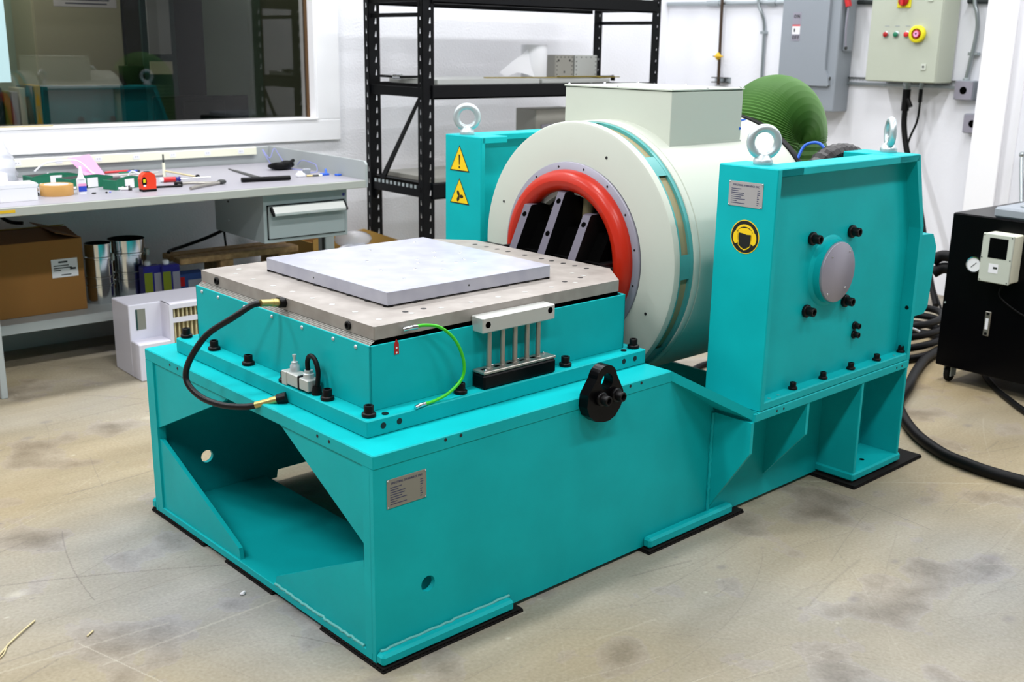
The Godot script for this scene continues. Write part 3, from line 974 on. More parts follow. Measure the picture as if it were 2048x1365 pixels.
func shaker(t: Node3D) -> void:
	var C := V(0, 0.857, 0.668)
	var R := 0.485
	var at := func(u: float) -> Vector3: return C + Vector3(u, 0, 0)
	var b := group_part("shaker_body", t)
	part("front_plate", turned("u", at.call(1.385), [Vector2(0.335, 0.035), Vector2(0.335, 0.0), Vector2(R - 0.014, 0.0), Vector2(R - 0.004, 0.004), Vector2(R, 0.014), Vector2(R, 0.028), Vector2(R - 0.008, 0.032), Vector2(0.335, 0.032)], 96), M.cream, b)
	# vented band: two rims, bridges between them, mesh behind
	part("band_rim", turned("u", at.call(1.415), [Vector2(0.44, 0), Vector2(0.479, 0), Vector2(0.479, 0.014), Vector2(0.44, 0.014)], 96), M.teal_band, b)
	part("band_rim", turned("u", at.call(1.476), [Vector2(0.44, 0), Vector2(0.479, 0), Vector2(0.479, 0.018), Vector2(0.44, 0.018)], 96), M.teal_band, b)
	part("band_mesh", turned("u", at.call(1.42), [Vector2(0.468, 0), Vector2(0.468, 0.066)], 96), M.mesh_beige, b)
	for i in 8:
		var a := deg_to_rad(2.0 + 45.0 * i)
		part("band_bridge", turned("u", at.call(1.426), [Vector2(0.44, 0), Vector2(0.478, 0), Vector2(0.478, 0.055), Vector2(0.44, 0.055)], 8, a - 0.09, a + 0.09), M.teal_band, b)
	part("shell", turned("u", at.call(1.494), [Vector2(0.44, 0), Vector2(R - 0.002, 0), Vector2(R, 0.003), Vector2(R, 0.026), Vector2(R - 0.004, 0.028), Vector2(R - 0.004, 0.031), Vector2(R, 0.033), Vector2(R, 0.76), Vector2(0.3, 0.765)], 96), M.cream, b)
	part("rear_gasket", turned("u", at.call(2.25), [Vector2(0.40, 0), Vector2(R + 0.006, 0), Vector2(R + 0.008, 0.004), Vector2(R + 0.008, 0.03), Vector2(R + 0.002, 0.036), Vector2(0.0, 0.04)], 72), M.black, b)
	part("trunnion_shaft", rod("v", V(1.866, 0.859, 0.05), 0.10, 1.23, 24), M.teal, b)
	for q in [[1.224, 0.515], [1.010, 1.050], [0.698, 0.302], [0.62, 0.98]]:
		dot(b, V(1.385, q[0], q[1]), "-u", 0.0055, M.ink_dark)
	# mouth: clamp ring, red tube, cream lining, armature
	var C2 := V(0, 0.853, 0.681)
	var at2 := func(u: float) -> Vector3: return C2 + Vector3(u, 0, 0)
	var ring := part("clamp_ring", turned("u", at2.call(1.378), [Vector2(0.25, 0.02), Vector2(0.25, 0.0), Vector2(0.341, 0.0), Vector2(0.343, 0.002), Vector2(0.343, 0.02)], 72), M.gray_ring, t)
	ring.set_meta("label", "grey clamp ring round the red seal")
	for i in 16:
		var a := TAU * (i + 0.5) / 16
		dot(ring, C2 + Vector3(1.378, sin(a) * 0.327, cos(a) * 0.327), "-u", 0.0042, M.ink_dark, "ring_screw")
	var tor := []
	for i in 17:
		var a := TAU * i / 16 - PI / 2
		tor.append(Vector2(0.277 + cos(a) * 0.039, sin(a) * 0.037))
	var seal := part("inflatable_seal", turned("u", at2.call(1.372), tor, 72), M.red, t)
	seal.set_meta("label", "fat red rubber seal ring")
	var mo := group_part("armature", t)
	part("lining", turned("u", at2.call(1.375), [Vector2(0.244, 0.0), Vector2(0.244, 0.16)], 48), M.cream, mo)
	part("lining_lip", turned("u", at2.call(1.39), [Vector2(0.246, 0.0), Vector2(0.225, 0.0), Vector2(0.222, 0.01), Vector2(0.222, 0.03)], 48), M.cream, mo)
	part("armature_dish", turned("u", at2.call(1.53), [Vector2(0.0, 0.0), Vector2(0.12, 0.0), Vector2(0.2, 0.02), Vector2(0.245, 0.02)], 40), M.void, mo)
	for i in 6:
		var a := TAU * i / 6 + 0.35
		part("armature_spoke", S.new().tube([C2 + Vector3(1.46, sin(a) * 0.05, cos(a) * 0.05), C2 + Vector3(1.44, sin(a) * 0.225, cos(a) * 0.225)], 0.022, 10, 1), M.mesh_beige, mo)
	# driver bar: three ribbed arms from the slip plate up to the armature
	var d := group_part("driver_bar", t)
	d.set_meta("label", "black driver bar with three grey faced ribs")
	part("driver_foot", B(1.2195, 1.285, 0.815, 0.866, 0.372, 1.03, 0.003), M.black_steel, d)
	part("driver_sole", B(1.25, 1.52, 0.80, 0.866, 0.43, 0.94, 0.004), M.black, d)
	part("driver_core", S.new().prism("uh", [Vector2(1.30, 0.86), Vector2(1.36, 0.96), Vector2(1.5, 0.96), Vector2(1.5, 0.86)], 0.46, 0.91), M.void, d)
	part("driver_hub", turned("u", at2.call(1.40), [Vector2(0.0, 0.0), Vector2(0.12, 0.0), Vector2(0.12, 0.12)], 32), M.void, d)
	for q in [[0.842, 1.028, 0.855], [0.691, 1.09, 0.69], [0.536, 1.026, 0.525]]:
		var v: float = q[0]
		var h: float = q[1]
		var k := 0.026 * (1.0 if h > 1.05 else 0.0)
		part("driver_rib", S.new().prism("uh", [Vector2(1.242, 0.866), Vector2(1.318 + k, h - 0.004), Vector2(1.325 + k, h), Vector2(1.40, h), Vector2(1.47, 0.95), Vector2(1.47, 0.866)], v - 0.0185, v + 0.0185), M.black, d)
		var s := S.new()
		var a0 := Vector2(1.2415, 0.868)
		var a1 := Vector2(1.3165 + k, h - 0.003)
		s.prism("uh", [a0, a1, a1 + Vector2(0.007, 0.003), a1 + Vector2(0.035, 0.0035), a1 + Vector2(0.035, 0.002), a1 + Vector2(0.008, 0.001), a0 + Vector2(0.003, 0)], v - 0.018, v + 0.018)
		part("machined_face", s, M.fin_gray, d)
		for m in ([0.86, 0.34] if h > 1.05 else [0.80]):
			var p := a0.lerp(a1, m)
			var dd := (a1 - a0).normalized()
			var bs := Basis(Vector3(dd.x, dd.y, 0), Vector3(-dd.y, dd.x, 0), Vector3(0, 0, 1))
			var sh := S.new()
			sh.xf = Transform3D(bs, Vector3(p.x, p.y, -v))
			sh.cyl(0.0098, 0.0, 0.0016, 16)
			part("counterbore", sh, M.void, d)
	# terminal box on top
	var tb := group_part("terminal_box", t)
	part("box_shell", B(1.59, 2.01, 1.16, 1.452, 0.402, 0.93, 0.002), M.cream, tb)
	part("box_hem", B(1.588, 2.012, 1.255, 1.268, 0.400, 0.402, 0.0), M.cream, tb)
	part("box_lid", B(1.586, 2.014, 1.4545, 1.4605, 0.398, 0.934, 0.002), M.cream, tb)
	part("lid_seal", B(1.594, 2.006, 1.452, 1.4545, 0.406, 0.926, 0.0), M.void, tb)
	for q in [[1.60, 0.41], [1.60, 0.67], [1.60, 0.92], [2.0, 0.41], [2.0, 0.67], [2.0, 0.92], [1.80, 0.41], [1.8, 0.92]]:
		part("lid_screw", S.new().ball(V(q[0], 1.4605, q[1]), Vector3(0.006, 0.006, 0.006), 10), M.chrome, tb)
	# thin blue lines and black air line at the back
	part("coolant_line", S.new().tube([V(2.0, 1.31, 0.40), V(2.1, 1.325, 0.50), V(2.24, 1.325, 0.55)], 0.005, 8, 6), M.blue_tube, t)
	part("coolant_line", S.new().tube([V(2.27, 1.19, 0.31), V(2.30, 1.24, 0.30), V(2.32, 1.25, 0.25), V(2.33, 1.20, 0.215), V(2.34, 1.10, 0.21)], 0.006, 8, 6), M.blue_tube, t)
	part("bellows_hose", S.new().tube([V(2.10, 1.12, 0.14), V(2.16, 1.19, 0.13), V(2.26, 1.215, 0.12), V(2.36, 1.19, 0.11), V(2.44, 1.10, 0.10)], 0.045, 14, 8, 0.005, 2), M.rubber_hose, t)

# ---------------------------------------------------------------- the room
func room() -> void:
	var bw := 4.06
	var aw := 5.55
	struct("floor", B(-6.0, aw, -0.12, 0.0, -6.0, bw, 0.0), M.floor, "stained bare concrete floor with scuffs and scratches", "floor")
	struct("ceiling", B(-6.15, aw + 0.15, 4.3, 4.42, -6.15, bw + 0.15, 0.0), M.ceiling, "plain pale ceiling of the hall", "ceiling")
	struct("wall_back", B(aw, aw + 0.15, -0.12, 4.3, -6.0, bw, 0.0), M.wall, "white end wall that carries the electrical cabinets", "wall")
	struct("wall_left", B(-6.15, -6.0, -0.12, 4.3, -6.0, bw, 0.0), M.hall_wall, "grey wall behind the photographer's left", "wall")
	struct("wall_front", B(-6.15, aw + 0.15, -0.12, 4.3, -6.15, -6.0, 0.0), M.hall_wall, "grey wall behind the photographer", "wall")
	# wall with the big window: built round the opening
	var w := S.new()
	var g0 := -1.6
	var g1 := 2.245
	var h0 := 1.126
	var h1 := 2.35
	w.box(V(-6.15, -0.12, bw), V(aw + 0.15, h0, bw + 0.15), 0.0)
	w.box(V(-6.15, h1, bw), V(aw + 0.15, 4.3, bw + 0.15), 0.0)
	w.box(V(-6.15, h0, bw), V(g0, h1, bw + 0.15), 0.0)
	w.box(V(g1, h0, bw), V(aw + 0.15, h1, bw + 0.15), 0.0)
	struct("wall_right", w, M.rough_wall, "white rough plastered wall with the wide window over the bench", "wall")
	var win := thing("window_1", "wide white framed inner window above the workbench", "window", V((g0 + g1) / 2, h0, bw))
	win.set_meta("kind", "structure")
	var fr := S.new()
	fr.box(V(g0 - 0.17, 0.992, bw - 0.022), V(g1 + 0.17, h0 - 0.0, bw), 0.004)
	fr.box(V(g0 - 0.17, h1, bw - 0.022), V(g1 + 0.17, h1 + 0.13, bw), 0.004)
	fr.box(V(g0 - 0.17, h0, bw - 0.022), V(g0, h1, bw), 0.004)
	fr.box(V(g1, h0, bw - 0.022), V(g1 + 0.17, h1, bw), 0.004)
	part("window_frame", fr, M.trim, win)
	var rv := S.new()
	rv.box(V(g0, h0 - 0.001, bw - 0.028), V(g1, h0 + 0.012, bw + 0.15), 0.002)
	rv.box(V(g0, h1 - 0.012, bw - 0.02), V(g1, h1, bw + 0.15), 0.002)
	rv.box(V(g1 - 0.012, h0, bw - 0.02), V(g1, h1, bw + 0.15), 0.002)
	rv.box(V(g0, h0, bw - 0.02), V(g0 + 0.012, h1, bw + 0.15), 0.002)
	part("window_lining", rv, M.trim, win)
	part("window_gasket", B(g1 - 0.030, g1 - 0.012, h0 + 0.01, h1 - 0.01, bw + 0.05, bw + 0.075, 0.0), M.brown, win)
	part("pane", B(g0 + 0.01, g1 - 0.012, h0 + 0.01, h1 - 0.01, bw + 0.055, bw + 0.061, 0.0), M.glass, win)
	# small office behind the glass
	struct("wall_office_rear", B(-3.2, 4.4, -0.12, 3.0, 6.6, 6.7, 0.0), M.office_wall, "grey green rear wall of the room behind the window", "wall")
	struct("wall_office_side", B(4.3, 4.4, -0.12, 3.0, bw + 0.15, 6.6, 0.0), M.office_wall, "grey green end wall of the room behind the window", "wall")
	struct("wall_office_end", B(-3.2, -3.1, -0.12, 3.0, bw + 0.15, 6.6, 0.0), M.office_wall, "far left wall of the room behind the window", "wall")
	struct("floor_office", B(-3.2, 4.4, -0.12, 0.0, bw + 0.15, 6.7, 0.0), M.brown, "dark floor of the room behind the window", "floor")
	struct("ceiling_office", B(-3.2, 4.4, 3.0, 3.1, bw + 0.15, 6.7, 0.0), M.ceiling, "ceiling of the room behind the window", "ceiling")
	# steel column on the end wall
	var col := S.new()
	col.box(V(5.42, 0, 1.12), V(5.435, 4.3, 1.315), 0.002)
	col.box(V(5.435, 0, 1.165), V(5.55, 4.3, 1.19), 0.0)
	col.box(V(5.535, 0, 1.08), V(5.55, 4.3, 1.315), 0.0)
	struct("column_1", col, M.trim, "white painted steel column right of the control cabinet", "column")
	struct("trim_1", B(5.538, 5.55, 0.0, 4.3, 0.985, 1.0, 0.002), M.gray_ring, "thin grey joint strip on the end wall right of the column", "trim")
	# lamps
	for a in LAMP_A:
		for b in LAMP_B:
			var lt := thing("ceiling_light", "rectangular white ceiling light panel", "light", V(a, 4.22, b), "ceiling light panels over the hall")
			part("light_frame", B(a - 0.62, a + 0.62, 4.23, 4.3, b - 0.17, b + 0.17, 0.004), M.white, lt)
			part("light_diffuser", B(a - 0.6, a + 0.6, 4.222, 4.231, b - 0.15, b + 0.15, 0.0), M.lamp, lt)

func light_rig() -> void:
	for a in LAMP_A:
		for b in LAMP_B:
			var l := AreaLight3D.new()
			l.name = numbered("ceiling_lamp")
			l.area_size = Vector2(1.2, 0.3)
			l.light_energy = LAMP_E * (1.0 + LAMP_TILT * (a - 1.0))
			l.light_color = Color(0.985, 0.99, 1.0)
			l.area_range = 20.0
			l.area_attenuation = 2.0
			l.shadow_enabled = true
			add_child(l)
			l.position = V(a, 4.21, b)
			l.rotation = Vector3(-PI / 2, 0, 0)
	var o := OmniLight3D.new()
	o.name = "office_lamp"
	o.light_energy = 0.95
	o.light_color = Color(1.0, 0.98, 0.92)
	o.omni_range = 12.0
	o.omni_attenuation = 2.0
	o.light_size = 0.2
	o.shadow_enabled = true
	add_child(o)
	o.position = V(0.6, 2.75, 5.5)

# ---------------------------------------------------------------- behind the window
func office() -> void:
	var lp := thing("office_light", "round ceiling lamp in the room behind the window", "light", V(0.6, 2.9, 5.5))
	part("lamp_globe", S.new().ball(V(0.6, 2.75, 5.5), Vector3(0.12, 0.1, 0.12)), M.lamp, lp)
	part("lamp_stem", rod("h", V(0.6, 2.84, 5.5), 0.02, 0.16, 10), M.white, lp)
	var pa := thing("cabinet", "tall beige cabinet seen through the window, left of the dark equipment", "cabinet", V(1.45, 0, 6.35))
	part("cabinet_body", B(1.19, 1.83, 0, 2.3, 6.1, 6.55, 0.004), M.office_beige, pa)
	part("cabinet_door", B(1.20, 1.82, 1.27, 2.28, 6.085, 6.1, 0.003), M.office_beige, pa)
	part("cabinet_drawer", B(1.20, 1.72, 0.75, 1.25, 6.085, 6.1, 0.003), M.bench_side, pa)
	part("cabinet_rail", B(1.19, 1.83, 1.25, 1.275, 6.08, 6.1, 0.003), M.white, pa)
	var ps := thing("partition", "grey partition strip beside the beige cabinet behind the window", "partition", V(1.9, 0, 6.2))
	part("partition_panel", B(1.84, 2.02, 0, 2.3, 6.2, 6.26, 0.003), M.bench_side, ps)
	part("partition_foot", B(1.82, 2.04, 0, 0.04, 6.15, 6.31, 0.003), M.gun, ps)
	var rk := thing("equipment_rack", "tall dark teal equipment rack standing behind the window glass", "rack", V(2.25, 0, 5.9))
	part("rack_body", B(1.82, 2.29, 0, 2.35, 5.75, 6.04, 0.005), M.black_gloss, rk)
	part("rack_frame", B(1.82, 2.07, 0, 2.35, 5.722, 5.75, 0.002), M.dark_teal, rk)
	part("rack_panel", B(1.86, 2.03, 1.50, 2.3, 5.712, 5.722, 0.002), M.bench_side, rk)
	part("rack_panel", B(1.86, 2.03, 1.36, 1.45, 5.712, 5.722, 0.002), M.office_beige, rk)
	part("rack_side", B(2.07, 2.29, 0, 2.35, 5.72, 5.75, 0.002), M.black_gloss, rk)
	part("rack_base", B(1.66, 1.82, 0, 1.42, 5.72, 5.80, 0.002), M.black_gloss, rk)
	var dk := thing("desk", "brown office desk under the monitor behind the window", "desk", V(1.4, 0, 4.9))
	part("desk_top", B(0.2, 2.6, 0.98, 1.02, 4.6, 5.25, 0.003), M.wood, dk)
	for q in [[0.24, 4.66], [2.54, 4.66], [0.24, 5.18], [2.54, 5.18]]:
		part("leg", B(q[0] - 0.02, q[0] + 0.02, 0, 0.98, q[1] - 0.02, q[1] + 0.02, 0.002), M.gun, dk)
	var mo := thing("monitor", "wide black computer monitor seen from behind through the window", "monitor", V(1.87, 1.02, 4.95))
	part("monitor_back", B(1.53, 2.21, 1.06, 1.243, 4.9, 4.94, 0.008), M.black_gloss, mo)
	part("monitor_hump", B(1.72, 2.02, 1.10, 1.21, 4.87, 4.9, 0.01), M.black, mo)
	part("monitor_stand", B(1.82, 1.92, 1.03, 1.1, 4.92, 4.98, 0.004), M.black, mo)
	part("monitor_foot", B(1.74, 2.0, 1.02, 1.032, 4.85, 5.05, 0.004), M.black, mo)
	var fs := thing("file_shelf", "low shelf of coloured folders at the far left behind the window", "shelf", V(0.95, 0, 5.8))
	part("shelf_case", B(0.72, 1.16, 0, 1.02, 5.7, 6.0, 0.004), M.brown, fs)
	var rg := RandomNumberGenerator.new()
	rg.seed = 8
	for i in 8:
		var x := 0.74 + 0.05 * i
		solo("folder", B(x, x + 0.04, 1.02, 1.24 + rg.randf_range(0, 0.06), 5.72, 5.95, 0.003), [M.btn_dark_red, M.dark_teal, M.lime, M.bench_side, M.office_beige, M.dark_teal, M.valve_yellow, M.dark_teal][i], ["dark red", "dark teal", "lime", "pale grey", "beige", "second dark teal", "yellow", "rightmost dark teal"][i] + " upright office folder on the low shelf behind the window", "folder", "folders on the shelf behind the window")
	var cu := thing("door_2", "pale office door with a light frame at the right behind the window", "door", V(3.55, 0, 6.58))
	cu.set_meta("kind", "structure")
	part("door_leaf", B(3.2, 3.9, 0, 2.2, 6.57, 6.6, 0.003), M.office_beige, cu)
	part("door_frame", B(3.1, 3.2, 0, 2.3, 6.55, 6.6, 0.003), M.office_wall, cu)
	var pp := solo("paper_sheet", B(-0.2, 0.425, 1.372, 2.2, 4.10, 4.1025, 0.0), M.paper, "large pale paper sheet taped inside the window at its left", "paper")
	pp.material_override = std(c8(176, 206, 208), 0.7)
	var sg := thing("window_notice", "white paper notice taped high on the beige cabinet behind the window", "notice", V(1.56, 1.822, 6.083))
	part("notice_sheet", B(1.34, 1.79, 1.822, 2.1, 6.083, 6.0845, 0.0), M.paper, sg)
	part("notice_line", B(1.42, 1.72, 1.842, 1.850, 6.0815, 6.083, 0.0), M.ink, sg)
	part("notice_line", B(1.40, 1.74, 1.868, 1.876, 6.0815, 6.083, 0.0), M.ink, sg)
	solo("trim_stick", B(-0.2, 0.60, 1.1385, 1.146, 4.036, 4.044, 0.002), M.tan, "thin pale wooden stick lying on the window sill", "stick")

# ---------------------------------------------------------------- workbench and what is on it
func bench() -> void:
	var t := thing("workbench", "long grey steel workbench under the window with a drawer unit and raised back edge", "workbench", V(0.6, 0, 3.4))
	part("worktop", B(-0.75, 1.875, 0.838, 0.879, 2.897, 4.0, 0.003), M.bench, t)
	part("top_laminate", B(-0.748, 1.862, 0.879, 0.8805, 2.905, 3.985, 0.0005), M.bench_top, t)
	part("back_panel", B(-0.75, 1.875, 0.879, 0.978, 3.985, 4.0, 0.002), M.bench_side, t)
	part("side_panel", S.new().prism("vh", [Vector2(2.897, 0.84), Vector2(2.897, 0.962), Vector2(2.904, 0.975), Vector2(2.92, 0.981), Vector2(3.99, 0.981), Vector2(3.99, 0.84)], 1.862, 1.876), M.bench_side, t)
	var du := part("drawer_unit", B(1.272, 1.78, 0.578, 0.838, 2.96, 3.53, 0.003), M.drawer, t)
	part("drawer_front", B(1.297, 1.757, 0.602, 0.772, 2.949, 2.962, 0.002), M.drawer, du)
	part("drawer_shadow_gap", B(1.291, 1.763, 0.596, 0.778, 2.9585, 2.961, 0.0), M.void, du)
	part("drawer_handle", S.new().prism("vh", [Vector2(2.949, 0.768), Vector2(2.938, 0.770), Vector2(2.912, 0.738), Vector2(2.911, 0.726), Vector2(2.916, 0.724), Vector2(2.949, 0.755)], 1.312, 1.744), M.alu_plain, du)
	for u in [1.303, 1.744]:
		part("handle_cap", S.new().prism("vh", [Vector2(2.949, 0.770), Vector2(2.937, 0.772), Vector2(2.910, 0.739), Vector2(2.909, 0.724), Vector2(2.916, 0.722), Vector2(2.949, 0.753)], u, u + 0.010), M.black, du)
	part("drawer_lock", rod("-v", V(1.53, 0.718, 2.949), 0.008, 0.004, 12), M.steel, du)
	part("unit_badge", rod("-v", V(1.757, 0.803, 2.96), 0.009, 0.002, 12), M.blue_dark, du)
	for q in [[3.36, 0.755], [3.36, 0.652]]:
		part("unit_screw", rod("-u", V(1.272, q[1], q[0]), 0.006, 0.003, 10), M.black if q[1] > 0.7 else M.zinc, du)
	for a in [-0.70, 1.79]:
		part("leg", B(a - 0.03, a + 0.03, 0.0, 0.838, 3.17, 3.25, 0.003), M.bench_side, t)
		part("leg", B(a - 0.03, a + 0.03, 0.0, 0.838, 3.85, 3.93, 0.003), M.bench_side, t)
		part("leg_rail", B(a - 0.028, a + 0.028, 0.05, 0.11, 3.25, 3.85, 0.002), M.bench_side, t)
	part("leg_slot_strip", B(1.755, 1.761, 0.1, 0.8, 3.175, 3.2, 0.0), M.gun, t)
	part("leg_panel", B(-0.095, -0.065, 0.0, 0.838, 2.945, 3.35, 0.003), M.bench_side, t)
	part("lower_shelf", B(-0.67, 1.76, 0.232, 0.248, 3.325, 3.96, 0.002), M.bench_side, t)
	part("shelf_lip", B(-0.67, 1.76, 0.20, 0.248, 3.318, 3.326, 0.001), M.bench_side, t)
	part("kick_panel", B(-0.67, 1.76, 0.0, 0.2, 3.77, 3.785, 0.001), M.bench_side, t)
	part("edge_label", B(-0.03, 0.035, 0.855, 0.868, 2.8955, 2.897, 0.0), M.valve_yellow, t)
	var st := thing("socket_strip", "long cream multi socket power strip along the back of the bench", "power strip", V(0.7, 0.93, 3.98))
	part("strip_channel", B(-0.6, 1.765, 0.935, 0.980, 3.955, 3.984, 0.002), M.cream_strip, st)
	for i in 11:
		var a := 1.66 - 0.215 * i
		part("socket", B(a - 0.018, a + 0.018, 0.946, 0.970, 3.9535, 3.955, 0.0005), M.white, st)
		dot(st, V(a - 0.006, 0.960, 3.9535), "-v", 0.002, M.ink_dark, "socket_slot")
		dot(st, V(a + 0.006, 0.960, 3.9535), "-v", 0.002, M.ink_dark, "socket_slot")
	items()

func items() -> void:
	var H := 0.8806
	var b1 := thing("white_box", "plain white carton in front at the left end of the bench", "box", V(0.1, H, 3.1))
	part("box_body", B(0.02, 0.185, H, H + 0.078, 3.055, 3.16, 0.001), M.paper, b1)
	part("box_lid", B(0.018, 0.187, H + 0.06, H + 0.08, 3.053, 3.162, 0.001), M.paper, b1)
	part("box_side", B(-0.10, 0.019, H, H + 0.076, 3.06, 3.16, 0.001), M.paper, b1)
	var sb := thing("carton", "small white carton with a grey stripe behind the white box", "box", V(0.06, H, 3.45))
	part("carton_body", B(-0.08, 0.16, H, H + 0.09, 3.4, 3.5, 0.001), M.paper, sb)
	part("carton_stripe", B(-0.08, 0.16, H + 0.03, H + 0.045, 3.398, 3.4, 0.0), M.gray_box, sb)
	var bag := S.new()
	var rg := RandomNumberGenerator.new()
	rg.seed = 41
	var bp := []
	for i in 9:
		bp.append(Vector2([0.10, 0.13, 0.14, 0.135, 0.13, 0.12, 0.11, 0.10, 0.085][i], 0.028 * i))
	bag.xf = Transform3D(Basis.from_scale(Vector3(1.0, 1.0, 0.7)), V(0.15, H, 3.68))
	bag.lathe(bp, 18)
	for i in bag.v.size():
		var p := bag.v[i]
		var k := sin(p.x * 61.0 + p.y * 43.0) * cos(p.z * 57.0 + p.y * 31.0)
		bag.v[i] += Vector3(k * 0.012, k * 0.006 if p.y > H + 0.1 else 0.0, k * 0.010)
	var pb := thing("plastic_bag", "crumpled clear plastic bag standing at the left end of the bench", "bag", V(0.15, H, 3.68))
	part("bag_film", bag, M.plastic, pb)
	part("bag_contents", B(0.08, 0.20, H + 0.001, H + 0.12, 3.64, 3.72, 0.01), M.white, pb)
	part("bag_card", B(0.09, 0.17, H + 0.12, H + 0.19, 3.66, 3.68, 0.004), M.brown, pb)
	part("bag_mark", B(0.03, 0.07, H + 0.06, H + 0.10, 3.66, 3.67, 0.004), M.blue_dark, pb)
	# green cartons of drill bits
	for q in [[0.43, 3.62, 0.10, 0.060, 0.12, "flat green carton with a white label farthest left behind the tape"], [0.53, 3.42, 0.25, 0.062, 0.13, "open green carton beside the glue bottle"], [0.665, 3.27, 0.42, 0.060, 0.09, "green carton with arched flap nearest the tape measure"]]:
		var c := thing("green_carton", q[5], "box", V(q[0], H, q[1]), "green cartons on the bench", q[2])
		var L := 0.09 if q[0] > 0.6 else 0.12
		part("carton_tray", S.new().box(Vector3(-L, 0, -q[4] / 2), Vector3(L, q[3] * 0.8, q[4] / 2), 0.002), M.carton_green, c)
		part("carton_label", S.new().box(Vector3(-0.03, 0.004, q[4] / 2), Vector3(0.03, q[3] * 0.8 + 0.001, q[4] / 2 + 0.0008), 0.0), M.paper, c)
		part("carton_opening", S.new().box(Vector3(-L + 0.006, q[3] * 0.8, -q[4] / 2 + 0.006), Vector3(L - 0.006, q[3] * 0.8 + 0.0006, q[4] / 2 - 0.006), 0.0), M.ink_dark, c)
		var fl := []
		for i in 9:
			fl.append(Vector2(-L + 2 * L * i / 8.0, q[3] * 0.8 + 0.016 * sin(PI * i / 8.0)))
		part("carton_flap", S.new().prism("uh", fl, -q[4] / 2 + 0.002, -q[4] / 2), M.carton_green, c)
		for i in 4:
			part("carton_print", S.new().box(Vector3(-L + 0.012 + i * 0.022, 0.004, q[4] / 2 + 0.0002), Vector3(-L + 0.026 + i * 0.022, 0.015, q[4] / 2 + 0.0009), 0.0), M.paper if i < 2 else M.ink_dark, c)
	var tp := thing("tape_roll", "tan masking tape roll standing flat on the bench", "tape", V(0.315, H, 3.19))
	part("tape_band", turned("h", V(0.315, H, 3.19), [Vector2(0.054, 0.0), Vector2(0.075, 0.0), Vector2(0.0755, 0.001), Vector2(0.0755, 0.050), Vector2(0.075, 0.051), Vector2(0.054, 0.051)], 36), M.tan_tape, tp)
	part("tape_core", turned("h", V(0.315, H, 3.19), [Vector2(0.0545, 0.0), Vector2(0.0545, 0.0508), Vector2(0.052, 0.0508), Vector2(0.052, 0.0)], 36), M.paper, tp)
	var gl := thing("glue_bottle", "small white glue bottle with pointed nozzle and blue red label", "bottle", V(0.424, H, 3.165))
	part("bottle_body", S.new().prism("uv", circle(Vector2(0.424, 3.165), 0.019, 16).map(func(p): return Vector2(0.424 + (p.x - 0.424) * 1.2, 3.165 + (p.y - 3.165) * 0.7)), H, H + 0.072), M.white, gl)
	part("bottle_nozzle", turned("h", V(0.424, H + 0.072, 3.165), [Vector2(0.019, 0), Vector2(0.015, 0.006), Vector2(0.011, 0.02), Vector2(0.009, 0.035), Vector2(0.005, 0.058), Vector2(0.0, 0.06)], 14), M.white, gl)
	part("bottle_label", B(0.405, 0.443, H + 0.012, H + 0.038, 3.1505, 3.1515, 0.0), M.blue, gl)
	part("bottle_label_band", B(0.405, 0.443, H + 0.038, H + 0.050, 3.1505, 3.1515, 0.0), M.pink, gl)
	var pk := S.new()
	pk.quad(V(0.60, H + 0.10, 3.86), V(0.72, H + 0.115, 3.86), V(0.76, H + 0.002, 3.74), V(0.66, H + 0.002, 3.74), Vector3(0.2, 0.7, 0.7))
	pk.quad(V(0.60, H + 0.101, 3.861), V(0.72, H + 0.116, 3.861), V(0.76, H + 0.003, 3.741), V(0.66, H + 0.003, 3.741), Vector3(-0.2, -0.7, -0.7))
	solo("pink_slip", pk, M.pink, "pink paper slip leaning behind the green cartons", "paper")
	solo("wire_coil", S.new().tube([V(0.40, H + 0.05, 3.78), V(0.46, H + 0.085, 3.8), V(0.54, H + 0.095, 3.8), V(0.63, H + 0.09, 3.79), V(0.69, H + 0.03, 3.77), V(0.72, H + 0.005, 3.76), V(0.6, H + 0.005, 3.72), V(0.45, H + 0.04, 3.74)], 0.0042, 8, 6), M.white, "loose white cable looping behind the green cartons", "cable")
	solo("white_lead", S.new().tube([V(0.78, H + 0.02, 3.5), V(0.80, H + 0.055, 3.48), V(0.82, H + 0.03, 3.36), V(0.81, H + 0.005, 3.26), V(0.74, H + 0.006, 3.24)], 0.0045, 8, 6), M.white, "white cord bent over beside the tape measure", "cable")
	var tm := thing("tape_measure", "bright orange red tape measure standing on the bench", "tape measure", V(0.718, H, 3.09))
	part("measure_case", S.new().prism("uh", [Vector2(0.683, H + 0.012), Vector2(0.753, H + 0.012), Vector2(0.755, H + 0.06), Vector2(0.748, H + 0.083), Vector2(0.73, H + 0.094), Vector2(0.705, H + 0.094), Vector2(0.688, H + 0.083), Vector2(0.680, H + 0.06)], 3.065, 3.11), M.orange, tm)
	part("measure_foot", B(0.683, 0.755, H, H + 0.013, 3.063, 3.112, 0.003), M.black, tm)
	part("measure_button", B(0.706, 0.732, H + 0.088, H + 0.097, 3.072, 3.102, 0.003), M.black, tm)
	part("measure_badge", S.new().prism("uh", circle(Vector2(0.694, H + 0.05), 0.012, 16).map(func(p): return Vector2(p.x, H + 0.05 + (p.y - H - 0.05) * 1.9)), 3.065, 3.0635), M.black, tm)
	part("measure_mark", B(0.688, 0.700, H + 0.045, H + 0.062, 3.0625, 3.0635, 0.0), M.estop_yellow, tm)
	part("measure_mark", B(0.688, 0.700, H + 0.026, H + 0.034, 3.0625, 3.0635, 0.0), M.paper, tm)
